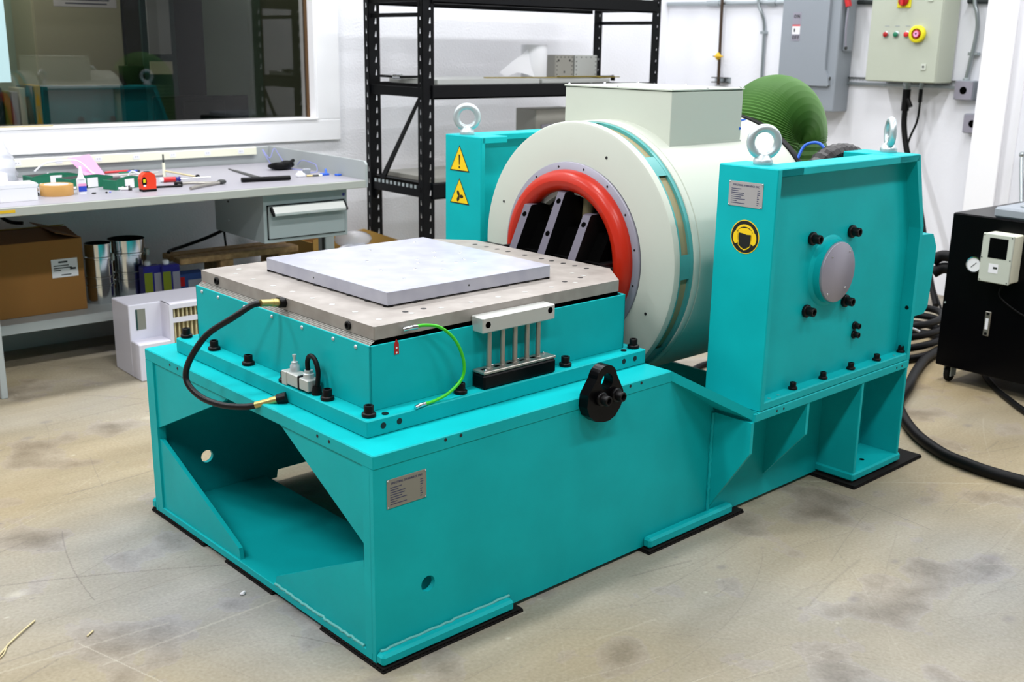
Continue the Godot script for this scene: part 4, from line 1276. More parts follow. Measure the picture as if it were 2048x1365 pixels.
	solo("hex_key", S.new().tube([V(0.77, H + 0.006, 3.17), V(0.84, H + 0.006, 3.165), V(0.91, H + 0.006, 3.15), V(0.925, H + 0.006, 3.16), V(0.93, H + 0.006, 3.175)], 0.0058, 6, 4), M.black_steel, "black bent hex key lying right of the tape measure", "hex key")
	var sd := thing("screwdriver", "screwdriver with clear red and blue handle and bright shaft", "screwdriver", V(1.0, H, 3.36))
	var q0 := V(0.90, H + 0.014, 3.37)
	var dx := V(0.27, 0, -0.015)
	part("driver_grip", S.new().tube([q0 + dx * 0.06, q0 + dx * 0.3], 0.0145, 6, 1), M.btn_red, sd)
	part("driver_butt", S.new().tube([q0 + dx * 0.0, q0 + dx * 0.06], 0.0125, 8, 1), M.paper, sd)
	part("driver_collar", turned("u", q0 + dx * 0.3, [Vector2(0.014, 0), Vector2(0.010, 0.012), Vector2(0.014, 0.026), Vector2(0.0, 0.03)], 10), M.blue_dark, sd)
	part("driver_shaft", S.new().tube([q0 + dx * 0.38, q0 + dx * 1.02], 0.0042, 8, 1), M.chrome, sd)
	var dv := thing("deburring_tool", "slim upright tool with dark tip and cream handle leaning behind the screwdriver", "tool", V(1.06, H, 3.55))
	part("tool_tip", S.new().tube([V(1.03, H + 0.12, 3.62), V(1.03, H + 0.075, 3.62)], 0.005, 8, 1), M.gun, dv)
	part("tool_base", S.new().tube([V(1.03, H + 0.075, 3.62), V(1.03, H + 0.0, 3.62)], 0.008, 10, 1), M.cream_strip, dv)
	part("tool_arm", S.new().tube([V(1.035, H + 0.03, 3.615), V(1.14, H + 0.008, 3.46)], 0.005, 8, 1), M.tan, dv)
	part("tool_knob", S.new().ball(V(1.145, H + 0.011, 3.45), Vector3(0.013, 0.010, 0.013), 10), M.black, dv)
	var wr := thing("pliers", "silver locking pliers lying open near the bench edge", "pliers", V(1.03, H, 3.1))
	part("pliers_arm", S.new().tube([V(0.905, H + 0.009, 3.01), V(0.97, H + 0.011, 3.05), V(1.05, H + 0.010, 3.10), V(1.115, H + 0.01, 3.13)], 0.0085, 8, 5), M.steel, wr)
	part("pliers_arm", S.new().tube([V(0.92, H + 0.009, 3.20), V(0.98, H + 0.012, 3.19), V(1.05, H + 0.011, 3.155), V(1.115, H + 0.01, 3.14)], 0.0075, 8, 5), M.steel, wr)
	part("pliers_jaw", S.new().ball(V(1.135, H + 0.013, 3.14), Vector3(0.026, 0.013, 0.017), 12), M.gun, wr)
	part("pliers_screw", S.new().tube([V(0.905, H + 0.012, 3.205), V(0.945, H + 0.012, 3.197)], 0.009, 8, 1), M.black_steel, wr)
	var ru := thing("flat_file", "dark grey flat file lying at a slant under the black tube", "file", V(1.43, H, 3.45))
	part("file_blade", S.new().prism("uv", [Vector2(1.385, 3.20), Vector2(1.425, 3.19), Vector2(1.475, 3.66), Vector2(1.455, 3.67)], H, H + 0.006), M.gun, ru)
	part("file_tang", S.new().prism("uv", [Vector2(1.457, 3.668), Vector2(1.473, 3.662), Vector2(1.482, 3.76), Vector2(1.476, 3.76)], H, H + 0.005), M.gun, ru)
	var tb := thing("black_tube", "short black tube lying across the dark file", "tube", V(1.38, H, 3.12))
	part("tube_wall", S.new().tube([V(1.252, H + 0.0135, 3.15), V(1.515, H + 0.0135, 3.105)], 0.0128, 16, 1), M.black, tb)
	part("tube_end", S.new().tube([V(1.513, H + 0.0135, 3.1053), V(1.5165, H + 0.0135, 3.1047)], 0.0095, 12, 1), M.void, tb)
	var gv := thing("work_glove", "folded black cloth pouch lying near the back corner of the bench", "pouch", V(1.73, H, 3.6))
	var gp := S.new()
	gp.ball(V(1.715, H + 0.022, 3.58), Vector3(0.075, 0.022, 0.06), 14)
	gp.ball(V(1.77, H + 0.026, 3.60), Vector3(0.045, 0.024, 0.045), 12)
	part("pouch_body", gp, M.black, gv)
	part("pouch_strap", S.new().tube([V(1.76, H + 0.03, 3.58), V(1.80, H + 0.04, 3.60), V(1.825, H + 0.045, 3.62)], 0.011, 8, 4), M.black, gv)
	var tw := std(c8(150, 155, 225), 0.5)
	solo("blue_twine", S.new().tube([V(1.80, H + 0.004, 3.85), V(1.78, H + 0.05, 3.87), V(1.775, H + 0.09, 3.9), V(1.80, H + 0.04, 3.86), V(1.83, H + 0.095, 3.86), V(1.85, H + 0.06, 3.84), V(1.83, H + 0.004, 3.72), V(1.78, H + 0.003, 3.62), V(1.80, H + 0.004, 3.45)], 0.0022, 6, 8), tw, "pale blue thread curling up from the bench corner", "thread")
	solo("blue_lace", S.new().tube([V(1.84, H + 0.02, 3.60), V(1.845, H + 0.05, 3.55), V(1.85, H + 0.045, 3.45), V(1.85, H + 0.035, 3.4), V(1.83, H + 0.004, 3.36), V(1.76, H + 0.003, 3.33), V(1.66, H + 0.003, 3.28), V(1.62, H + 0.003, 3.22)], 0.0022, 6, 8), tw, "pale blue lace strewn along the side panel of the bench", "thread")
	var sw := thing("wipe", "small white foam swab lying by the brush", "swab", V(1.64, H, 3.20))
	part("swab_head", B(1.615, 1.66, H, H + 0.02, 3.19, 3.225, 0.006), M.paper, sw)
	part("swab_tip", B(1.64, 1.665, H + 0.008, H + 0.028, 3.225, 3.25, 0.006), M.paper, sw)
	var br := thing("acid_brush", "thin brass handled brush with dark band near the bench corner", "brush", V(1.70, H, 3.18))
	part("brush_handle", S.new().tube([V(1.665, H + 0.005, 3.19), V(1.73, H + 0.005, 3.18)], 0.0045, 8, 1), M.brass, br)
	part("brush_ferrule", S.new().tube([V(1.70, H + 0.005, 3.1845), V(1.735, H + 0.005, 3.179)], 0.0055, 8, 1), M.gun, br)
	part("brush_bristle", S.new().tube([V(1.735, H + 0.005, 3.179), V(1.755, H + 0.005, 3.176)], 0.006, 8, 1), M.cream_strip, br)
	var bc := thing("blue_clips", "cluster of bright blue plastic clips near the front corner of the bench", "clips", V(1.80, H, 3.2))
	part("clip_body", B(1.765, 1.81, H, H + 0.012, 3.185, 3.22, 0.004), M.blue_tube, bc)
	part("clip_prong", S.new().tube([V(1.795, H + 0.008, 3.20), V(1.805, H + 0.03, 3.22)], 0.007, 8, 1), M.blue_tube, bc)
	part("clip_body", B(1.825, 1.855, H, H + 0.010, 3.13, 3.16, 0.004), M.blue_tube, bc)
	var fb := thing("fitting_box", "tiny clear box of grey fittings beside the blue clips", "box", V(1.74, H, 3.3))
	part("fitting_case", B(1.72, 1.755, H, H + 0.025, 3.30, 3.33, 0.002), M.gray_box, fb)
	part("fitting_lid", B(1.72, 1.755, H + 0.025, H + 0.029, 3.30, 3.33, 0.001), M.plastic, fb)
	for q in [[0.81, 3.90, 0.17, 0.02, "red", "red handled marker lying along the bench back"], [0.74, 3.86, 0.05, 0.0, "blue", "short blue pen tip near the pink slip"], [0.92, 3.86, 0.08, 0.03, "blue", "blue pen lying right of the red marker"], [0.86, 3.83, 0.10, -0.02, "green", "dull green pen below the red marker"]]:
		var pm: Material = {"red": M.btn_red, "blue": M.blue, "green": M.carton_green}[q[4]]
		var a := V(q[0], H + 0.008, q[1])
		var d := V(q[2], 0, q[3])
		var pn := thing("pen", q[5], "pen", V(q[0], H, q[1]), "pens along the bench back")
		part("pen_barrel", S.new().tube([a, a + d * 0.8], 0.0065, 8, 1), pm, pn)
		part("pen_cap", S.new().tube([a + d * 0.8, a + d], 0.007, 8, 1), M.gun, pn)
	for q in [[0.76, 3.70, "clear plastic syringe tube lying under the pens", 0.28], [0.80, 3.60, "grey plastic tube lying parallel in front of the clear one", 0.24]]:
		var s := thing("plastic_tube", q[2], "tube", V(q[0], H, q[1]), "plastic tubes on the bench")
		part("tube_body", S.new().tube([V(q[0], H + 0.010, q[1]), V(q[0] + q[3], H + 0.010, q[1] + 0.03)], 0.0095, 10, 1), M.plate_metal, s)
		part("tube_cap", S.new().tube([V(q[0] - 0.02, H + 0.010, q[1] - 0.002), V(q[0], H + 0.010, q[1])], 0.007, 8, 1), M.white, s)
	var kn := thing("utility_knife", "small dark knife with red handle end lying left of the tape measure", "knife", V(0.64, H, 3.3))
	part("knife_handle", S.new().tube([V(0.61, H + 0.006, 3.36), V(0.66, H + 0.008, 3.30)], 0.007, 8, 1), M.btn_dark_red, kn)
	part("knife_body", S.new().tube([V(0.66, H + 0.008, 3.30), V(0.70, H + 0.008, 3.25)], 0.009, 8, 1), M.black, kn)
	var cn := thing("connector", "small metal connector with white sleeve in front of the knife", "connector", V(0.63, H, 3.17))
	part("connector_shell", S.new().tube([V(0.615, H + 0.008, 3.175), V(0.65, H + 0.008, 3.165)], 0.008, 8, 1), M.paper, cn)
	part("connector_tip", S.new().tube([V(0.65, H + 0.008, 3.165), V(0.667, H + 0.008, 3.16)], 0.009, 8, 1), M.gun, cn)
	var nu := thing("bushing", "little grey bushing on the bench behind the tape measure", "bushing", V(0.75, H, 3.36))
	part("bushing_body", S.new().tube([V(0.735, H + 0.007, 3.36), V(0.775, H + 0.007, 3.355)], 0.0068, 8, 1), M.gun, nu)
	part("bushing_flange", S.new().tube([V(0.742, H + 0.0085, 3.36), V(0.75, H + 0.0085, 3.36)], 0.0085, 8, 1), M.steel, nu)
	var sc := thing("adapter", "black and silver adapter lying between the white box and the tape roll", "adapter", V(0.215, H, 3.2))
	part("adapter_body", B(0.20, 0.235, H, H + 0.018, 3.19, 3.23, 0.004), M.black, sc)
	part("adapter_shell", B(0.20, 0.235, H + 0.018, H + 0.04, 3.2, 3.24, 0.006), M.chrome, sc)
	for q in [[0.468, 3.13, "small grey metal chip in front of the glue bottle"], [0.525, 3.12, "tiny black cap on the bench between glue bottle and tape measure"]]:
		solo("debris", S.new().ball(V(q[0], H + 0.004, q[1]), Vector3(0.012 if q[0] < 0.5 else 0.006, 0.004, 0.006), 8), M.gun if q[0] < 0.5 else M.black, q[2], "debris")
	solo("clip_cap", S.new().ball(V(0.545, H + 0.004, 3.125), Vector3(0.006, 0.004, 0.006), 8), tw, "tiny pale blue cap beside the black cap on the bench", "cap")

func under_bench() -> void:
	var Z := 0.2482
	var bx := thing("cardboard_box", "big brown cardboard box with a white label on the lower bench shelf", "box", V(0.1, Z, 3.62))
	part("box_walls", B(-0.5, 0.497, Z, 0.622, 3.445, 3.86, 0.003), M.card, bx)
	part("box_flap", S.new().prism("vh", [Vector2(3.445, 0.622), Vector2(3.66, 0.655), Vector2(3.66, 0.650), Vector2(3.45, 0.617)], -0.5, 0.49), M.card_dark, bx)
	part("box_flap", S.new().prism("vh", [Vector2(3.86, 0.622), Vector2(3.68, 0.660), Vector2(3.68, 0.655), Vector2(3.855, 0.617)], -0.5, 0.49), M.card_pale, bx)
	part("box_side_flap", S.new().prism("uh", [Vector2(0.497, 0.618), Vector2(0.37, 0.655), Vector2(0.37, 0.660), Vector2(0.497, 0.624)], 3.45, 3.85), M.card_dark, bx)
	var lb := part("box_label", B(0.335, 0.465, 0.428, 0.522, 3.443, 3.445, 0.0), M.paper, bx)
	for q in [[0.37, 0.415, 0.502, 0.511], [0.345, 0.42, 0.486, 0.491], [0.345, 0.435, 0.474, 0.479], [0.345, 0.38, 0.462, 0.467], [0.425, 0.455, 0.464, 0.474], [0.38, 0.43, 0.438, 0.443]]:
		part("label_print", B(q[0], q[1], q[2], q[3], 3.4422, 3.443, 0.0), M.ink_dark, lb)
	var i := 0
	for q in [[0.615, 3.56, 0.069, 0.565 - Z, "galvanised spiral duct section beside the cardboard box"], [0.80, 3.64, 0.100, 0.56 - Z, "wider galvanised duct section right of the slim one"]]:
		var d := thing("duct_section", q[4], "duct", V(q[0], Z, q[1]), "galvanised duct sections on the lower shelf")
		var r: float = q[2]
		var l: float = q[3]
		part("duct_wall", turned("h", V(q[0], Z, q[1]), [Vector2(r - 0.003, 0.002), Vector2(r, 0.0), Vector2(r, l * 0.28), Vector2(r + 0.004, l * 0.29), Vector2(r + 0.004, l * 0.32), Vector2(r, l * 0.33), Vector2(r, l * 0.42), Vector2(r + 0.004, l * 0.43), Vector2(r + 0.004, l * 0.45), Vector2(r, l * 0.46), Vector2(r, l * 0.74), Vector2(r + 0.005, l * 0.75), Vector2(r + 0.005, l * 0.78), Vector2(r, l * 0.79), Vector2(r, l), Vector2(r - 0.003, l)], 32), M.galv, d)
		part("duct_inside", turned("h", V(q[0], Z, q[1]), [Vector2(r - 0.003, l), Vector2(r - 0.003, 0.004), Vector2(0, 0.004)], 32), M.black, d)
		part("duct_latch", B(q[0] + r * 0.75, q[0] + r * 0.95, Z + l * 0.70, Z + l * 0.83, q[1] - r * 0.8, q[1] - r * 0.5, 0.004), M.steel, d)
		i += 1
	for q in [[0.865, 3.49, "blue solvent can partly hidden behind the wide duct"], [0.96, 3.47, "blue and yellow solvent can with white cap right of the ducts"]]:
		var c := thing("solvent_can", q[2], "can", V(q[0], Z, q[1]), "solvent cans on the lower shelf")
		var a: float = q[0]
		part("can_body", B(a - 0.055, a + 0.047, Z, Z + 0.178, q[1] - 0.035, q[1] + 0.035, 0.006), M.blue_dark, c)
		part("can_label", B(a - 0.053, a - 0.008, Z + 0.008, Z + 0.145, q[1] - 0.037, q[1] - 0.035, 0.0), M.lime, c)
		part("can_panel", B(a + 0.002, a + 0.042, Z + 0.012, Z + 0.14, q[1] - 0.037, q[1] - 0.035, 0.0), M.gray_ring, c)
		part("can_cap", rod("h", V(a - 0.018, Z + 0.178, q[1]), 0.017, 0.026, 16, 0.004), M.paper, c)
	var wd := thing("wooden_pallet", "rough wooden pallet piece lying on the lower bench shelf", "pallet", V(1.3, Z, 3.62))
	part("pallet_board", B(1.02, 1.75, 0.412, 0.448, 3.46, 3.56, 0.004), M.wood, wd)
	part("pallet_board", B(1.02, 1.75, 0.412, 0.446, 3.60, 3.70, 0.004), M.wood, wd)
	part("pallet_block", B(1.26, 1.34, Z, 0.412, 3.47, 3.69, 0.004), M.wood, wd)
	part("pallet_block", B(1.62, 1.70, Z, 0.412, 3.47, 3.69, 0.004), M.wood, wd)
	var bb := thing("blue_carton", "small blue carton under the pallet boards", "box", V(1.1, Z, 3.5))
	part("carton_body", B(1.0, 1.16, Z, 0.365, 3.44, 3.54, 0.003), std(c8(28, 62, 120), 0.6), bb)
	part("carton_corner", B(0.998, 1.03, 0.30, 0.35, 3.438, 3.442, 0.0), M.btn_dark_red, bb)
	part("carton_print", B(1.05, 1.15, 0.28, 0.33, 3.438, 3.442, 0.0), M.gray_box, bb)
	solo("orange_coil", S.new().tube([V(1.12, Z + 0.01, 3.40), V(1.13, Z + 0.07, 3.41), V(1.18, Z + 0.10, 3.41), V(1.25, Z + 0.10, 3.41), V(1.29, Z + 0.05, 3.41), V(1.28, Z + 0.01, 3.41)], 0.01, 8, 6), M.orange, "orange cord hoop leaning in front of the blue carton", "cord")
	solo("power_cable", S.new().tube([V(1.46, 0.578, 3.58), V(1.42, 0.56, 3.66), V(1.32, 0.50, 3.74), V(1.18, 0.46, 3.76), V(1.08, 0.45, 3.72), V(1.04, 0.449, 3.66)], 0.010, 10, 6), M.black, "thick black cable hanging below the drawer unit", "cable")
	solo("power_cable", S.new().tube([V(0.09, 0.84, 3.95), V(0.14, 0.80, 3.95), V(0.22, 0.72, 3.93), V(0.28, 0.665, 3.90), V(0.34, 0.655, 3.86)], 0.010, 10, 6), M.black, "black cable dropping from the bench behind the cardboard box", "cable")
	solo("power_cable", S.new().tube([V(1.49, 0.60, 3.9), V(1.50, 0.45, 3.9), V(1.515, 0.3, 3.9), V(1.53, 0.249, 3.9)], 0.007, 8, 5), M.black, "thin black cable hanging straight down behind the drawer unit", "cable")
	# white sheet metal enclosure on the floor
	var en := thing("metal_enclosure", "white sheet metal enclosure with a slot and open grilles on the floor by the machine", "enclosure", V(0.9, 0, 2.95))
	part("enclosure_body", B(0.512, 1.55, 0.0, 0.36, 2.925, 3.14, 0.004), M.white_metal, en)
	part("enclosure_step", B(0.512, 0.674, 0.0, 0.185, 2.82, 2.927, 0.004), M.white_metal, en)
	part("enclosure_slot", B(0.545, 0.594, 0.232, 0.335, 2.9235, 2.926, 0.0), M.plate_metal2, en)
	part("slot_edge", B(0.545, 0.553, 0.232, 0.335, 2.922, 2.9237, 0.0), M.dark_teal, en)
	var gr := S.new()
	var holes := [[Vector2(0.69, 0.292), Vector2(1.5, 0.292), Vector2(1.5, 0.338), Vector2(0.69, 0.338)], [Vector2(0.69, 0.10), Vector2(1.5, 0.10), Vector2(1.5, 0.268), Vector2(0.69, 0.268)]]
	gr.prism("uh", [Vector2(0.672, 0.0), Vector2(1.55, 0.0), Vector2(1.55, 0.36), Vector2(0.672, 0.36)], 2.82, 2.828, holes)
	part("enclosure_front", gr, M.white_metal, en)
	part("enclosure_cheek", B(0.672, 0.684, 0.0, 0.36, 2.826, 2.93, 0.001), M.white_metal, en)
	part("enclosure_roof", B(0.674, 1.55, 0.35, 0.36, 2.826, 2.93, 0.001), M.white_metal, en)
	part("enclosure_core", B(0.686, 1.54, 0.02, 0.349, 2.885, 2.924, 0.0), M.brown, en)
	for k in 22:
		part("fin", B(0.70 + 0.022 * k, 0.707 + 0.022 * k, 0.09, 0.345, 2.835, 2.88, 0.0), M.tan, en)

# ---------------------------------------------------------------- storage rack
func rack() -> void:
	var t := thing("storage_rack", "tall black steel boltless storage rack in the corner behind the machine", "rack", V(3.38, 0, 3.4))
	var A := [2.388, 4.305]
	var Bf := [3.09, 3.65]
	for a in A:
		for b in Bf:
			# angle post with punched teardrop slots in both legs
			var x0: float = a
			var x1: float = a + 0.082
			var left: bool = a == A[0]
			var xs := x0 if left else x1
			var s := S.new()
			var hl := []
			for k in 29:
				var h := 0.12 + 0.076 * k
				hl.append([Vector2(x0 + 0.046, h), Vector2(x0 + 0.060, h), Vector2(x0 + 0.058, h + 0.034), Vector2(x0 + 0.053, h + 0.034)])
			s.prism("uh", [Vector2(x0, 0), Vector2(x1, 0), Vector2(x1, 2.5), Vector2(x0, 2.5)], b, b + 0.003, hl)
			var hv := []
			for k in 29:
				var h := 0.14 + 0.076 * k
				hv.append([Vector2(b + 0.018, h), Vector2(b + 0.030, h), Vector2(b + 0.030, h + 0.03), Vector2(b + 0.024, h + 0.03)])
			s.prism("vh", [Vector2(b, 0), Vector2(b + 0.05, 0), Vector2(b + 0.05, 2.5), Vector2(b, 2.5)], xs, xs + (0.003 if left else -0.003), hv)
			part("post", s, M.rack, t)
	for lv in [[0.705, 0.80], [1.29, 1.372], [1.828, 1.91]]:
		var h0: float = lv[0]
		var h1: float = lv[1]
		for b in [3.075, 3.69]:
			var s := S.new()
			s.box(V(2.45, h0, b), V(4.33, h1, b + 0.014), 0.003)
			s.box(V(2.45, h0, b + 0.0), V(4.33, h0 + 0.012, b + 0.04), 0.002)
			part("beam", s, M.rack, t)
		for a in [2.40, 4.36]:
			part("side_beam", B(a, a + 0.014, h0 + 0.01, h1 - 0.015, 3.1, 3.69, 0.002), M.rack, t)
		part("deck_tie", B(3.35, 3.40, h1 - 0.03, h1 - 0.012, 3.1, 3.69, 0.002), M.rack, t)
	for a in [2.41, 4.365]:
		for h in [1.765, 0.35]:
			part("side_tie", B(a, a + 0.012, h - 0.012, h + 0.012, 3.1, 3.69, 0.002), M.rack, t)
		part("diagonal_brace", S.new().prism("vh", [Vector2(3.12, 1.335), Vector2(3.16, 1.31), Vector2(3.69, 0.66), Vector2(3.655, 0.655), Vector2(3.63, 0.665)], a, a + 0.012), M.rack, t)
	# plates and parts lying on the levels
	var pl := [[2.5, 3.3, 3.10, 3.6, 1.372, 0.03, "wide pale aluminium plate lying along the front of the middle rack level"],
		[3.34, 3.95, 3.12, 3.55, 1.372, 0.026, "grey aluminium plate beside the wide plate on the middle rack level"],
		[2.475, 3.4, 3.10, 3.64, 0.80, 0.028, "large dull aluminium plate on the low rack level"],
		[2.6, 4.2, 3.1, 3.65, 1.91, 0.02, "thin plate on the top rack level above the view"]]
	for q in pl:
		solo("metal_plate", B(q[0], q[1], q[4], q[4] + q[5], q[2], q[3], 0.002), M.alu_plain if q[4] > 1.0 else M.alu_dull, q[6], "plate", "plates on the rack")
	part("tray_floor", B(2.405, 2.455, 0.80, 0.803, 3.1, 3.64, 0.0), M.rack, t)
	for k in 12:
		part("tray_slot", B(2.396, 2.4005, 0.765, 0.785, 3.13 + 0.043 * k, 3.15 + 0.043 * k, 0.0), M.zinc, t)
	var rl := thing("paper_roll", "white paper roll standing on the rack with a loose sheet hanging from it", "paper roll", V(3.515, 1.412, 3.40))
	part("roll_body", turned("h", V(3.515, 1.402, 3.40), [Vector2(0.022, 0.0), Vector2(0.084, 0.0), Vector2(0.086, 0.002), Vector2(0.086, 0.205), Vector2(0.084, 0.207), Vector2(0.022, 0.207)], 36), M.paper, rl)
	part("roll_core", turned("h", V(3.515, 1.402, 3.40), [Vector2(0.022, 0.0), Vector2(0.022, 0.206), Vector2(0.019, 0.206), Vector2(0.019, 0.0)], 20), M.card, rl)
	var ls := S.new()
	for i in 10:
		for e in [1.0, -1.0]:
			var f0 := i / 10.0
			var f1 := (i + 1) / 10.0
			var lo0 := V(3.47 - 0.27 * f0, 1.402 + 0.03 * sin(f0 * 3.0), 3.33 + 0.02 * sin(f0 * 5.0))
			var lo1 := V(3.47 - 0.27 * f1, 1.402 + 0.03 * sin(f1 * 3.0), 3.33 + 0.02 * sin(f1 * 5.0))
			var hi0 := V(3.47 - 0.27 * f0, 1.60 - 0.165 * f0, 3.37 + 0.01 * f0)
			var hi1 := V(3.47 - 0.27 * f1, 1.60 - 0.165 * f1, 3.37 + 0.01 * f1)
			var sh := Vector3(0, 0, 0.0008 * e)
			ls.quad(lo0 + sh, lo1 + sh, hi1 + sh, hi0 + sh, Vector3(0, 0, e))
	part("loose_sheet", ls, M.paper, rl)
	var bs := thing("brass_strip", "long thin brass strip lying across the bars in front of the paper roll", "strip", V(3.4, 1.403, 3.25))
	part("strip_bar", S.new().prism("uv", [Vector2(2.98, 3.24), Vector2(2.98, 3.265), Vector2(4.10, 3.20), Vector2(4.10, 3.175)], 1.403, 1.409), M.brass_flat, bs)
	part("strip_end", S.new().prism("uv", [Vector2(3.55, 3.18), Vector2(3.55, 3.21), Vector2(3.9, 3.19), Vector2(3.9, 3.16)], 1.409, 1.414), M.brass_flat, bs)
	for q in [[3.672, 3.838, 1.402, 1.545, "dull drilled aluminium cube left of the brighter cube on the rack", true], [3.85, 4.06, 1.398, 1.545, "bright drilled aluminium cube right of the dull cube on the rack", false]]:
		var c := thing("drilled_block", q[4], "block", V((q[0] + q[1]) / 2, q[2], 3.43), "drilled blocks on the rack")
		part("block_body", B(q[0], q[1], q[2], q[3], 3.36, 3.50, 0.003), M.alu_dull if q[5] else M.alu_plain, c)
		for i in 5:
			var x: float = q[0] + 0.014 + (q[1] - q[0] - 0.028) * i / 4.0
			dot(c, V(x, q[3] - 0.014, 3.36), "-v", 0.0042, M.ink_dark, "drilled_hole")
			if i > 0:
				dot(c, V(q[0] + 0.014, q[3] - 0.014 - 0.028 * i, 3.36), "-v", 0.0042, M.ink_dark, "drilled_hole")
				dot(c, V(q[1] - 0.014, q[3] - 0.014 - 0.028 * i, 3.36), "-v", 0.0042, M.ink_dark, "drilled_hole")
		if q[5]:
			for p in [[0.028, 0.035], [0.13, 0.035], [0.082, 0.11]]:
				dot(c, V(q[0] + p[0], q[3] - p[1], 3.36), "-v", 0.007, M.ink_dark, "drilled_hole")
	var hd := thing("curved_grip", "black curved handle lying on the rack right of the bright cube", "handle", V(4.17, 1.372, 3.4))
	part("handle_bar", S.new().tube([V(4.07, 1.408, 3.42), V(4.09, 1.402, 3.40), V(4.17, 1.40, 3.38), V(4.24, 1.402, 3.39), V(4.26, 1.405, 3.4)], 0.009, 8, 5), M.black, hd)
	part("handle_foot", B(4.06, 4.09, 1.372, 1.405, 3.405, 3.43, 0.003), M.black, hd)
	part("handle_foot", B(4.245, 4.27, 1.372, 1.405, 3.385, 3.41, 0.003), M.black, hd)
	var gx := thing("fixture_block", "grey drilled fixture block on the low rack level beside the shaker", "block", V(3.6, 0.83, 3.35))
	part("block_body", B(3.45, 3.85, 0.80, 1.20, 3.3, 3.5, 0.004), M.alu_dull, gx)
	part("block_face", B(3.50, 3.80, 0.83, 1.10, 3.294, 3.3, 0.002), M.gray_ring, gx)
	for p in [[3.53, 1.07], [3.77, 1.07], [3.53, 0.86], [3.77, 0.86]]:
		dot(gx, V(p[0], p[1], 3.294), "-v", 0.010, M.ink_dark, "drilled_hole")
	var bt := thing("steel_clamp", "short steel bar with black ends on the middle rack level at its left end", "clamp", V(2.5, 1.372, 3.5))
	part("clamp_bar", S.new().tube([V(2.44, 1.41, 3.60), V(2.47, 1.408, 3.45), V(2.50, 1.412, 3.3)], 0.008, 8, 3), M.black, bt)
	part("clamp_sleeve", S.new().tube([V(2.462, 1.409, 3.49), V(2.475, 1.409, 3.43)], 0.016, 12, 1), M.chrome, bt)
	# open carton and plastic film on the floor behind the machine
	var ob := thing("open_carton", "open brown carton standing on the floor between the bench and the rack", "box", V(2.15, 0, 3.75))
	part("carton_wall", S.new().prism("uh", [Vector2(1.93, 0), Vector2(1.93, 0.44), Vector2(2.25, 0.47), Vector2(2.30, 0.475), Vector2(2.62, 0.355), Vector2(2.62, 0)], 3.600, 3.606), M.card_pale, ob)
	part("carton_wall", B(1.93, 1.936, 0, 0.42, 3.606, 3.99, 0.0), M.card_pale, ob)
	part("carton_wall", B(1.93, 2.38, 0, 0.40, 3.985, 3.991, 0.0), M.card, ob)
	part("carton_floor", B(1.93, 2.38, 0, 0.005, 3.606, 3.985, 0.0), M.card, ob)
	var fm := S.new()
	fm.ball(V(2.06, 0.22, 3.38), Vector3(0.16, 0.22, 0.15), 28)
	for i in fm.v.size():
		var p := fm.v[i]
		var k := sin(p.x * 47.0 + p.y * 29.0) * cos(p.z * 41.0 - p.y * 37.0)
		fm.v[i] += Vector3(k * 0.022, k * 0.018 if p.y > 0.1 else 0.0, k * 0.022)
		fm.n[i] = (fm.n[i] + Vector3(sin(p.y * 90.0), cos(p.x * 80.0), sin(p.z * 70.0)) * 0.5).normalized()
	fm.ball(V(2.12, 0.45, 3.45), Vector3(0.12, 0.05, 0.1), 20)
	solo("plastic_film", fm, M.plastic, "crumpled clear plastic film heaped in front of the open carton", "plastic film")

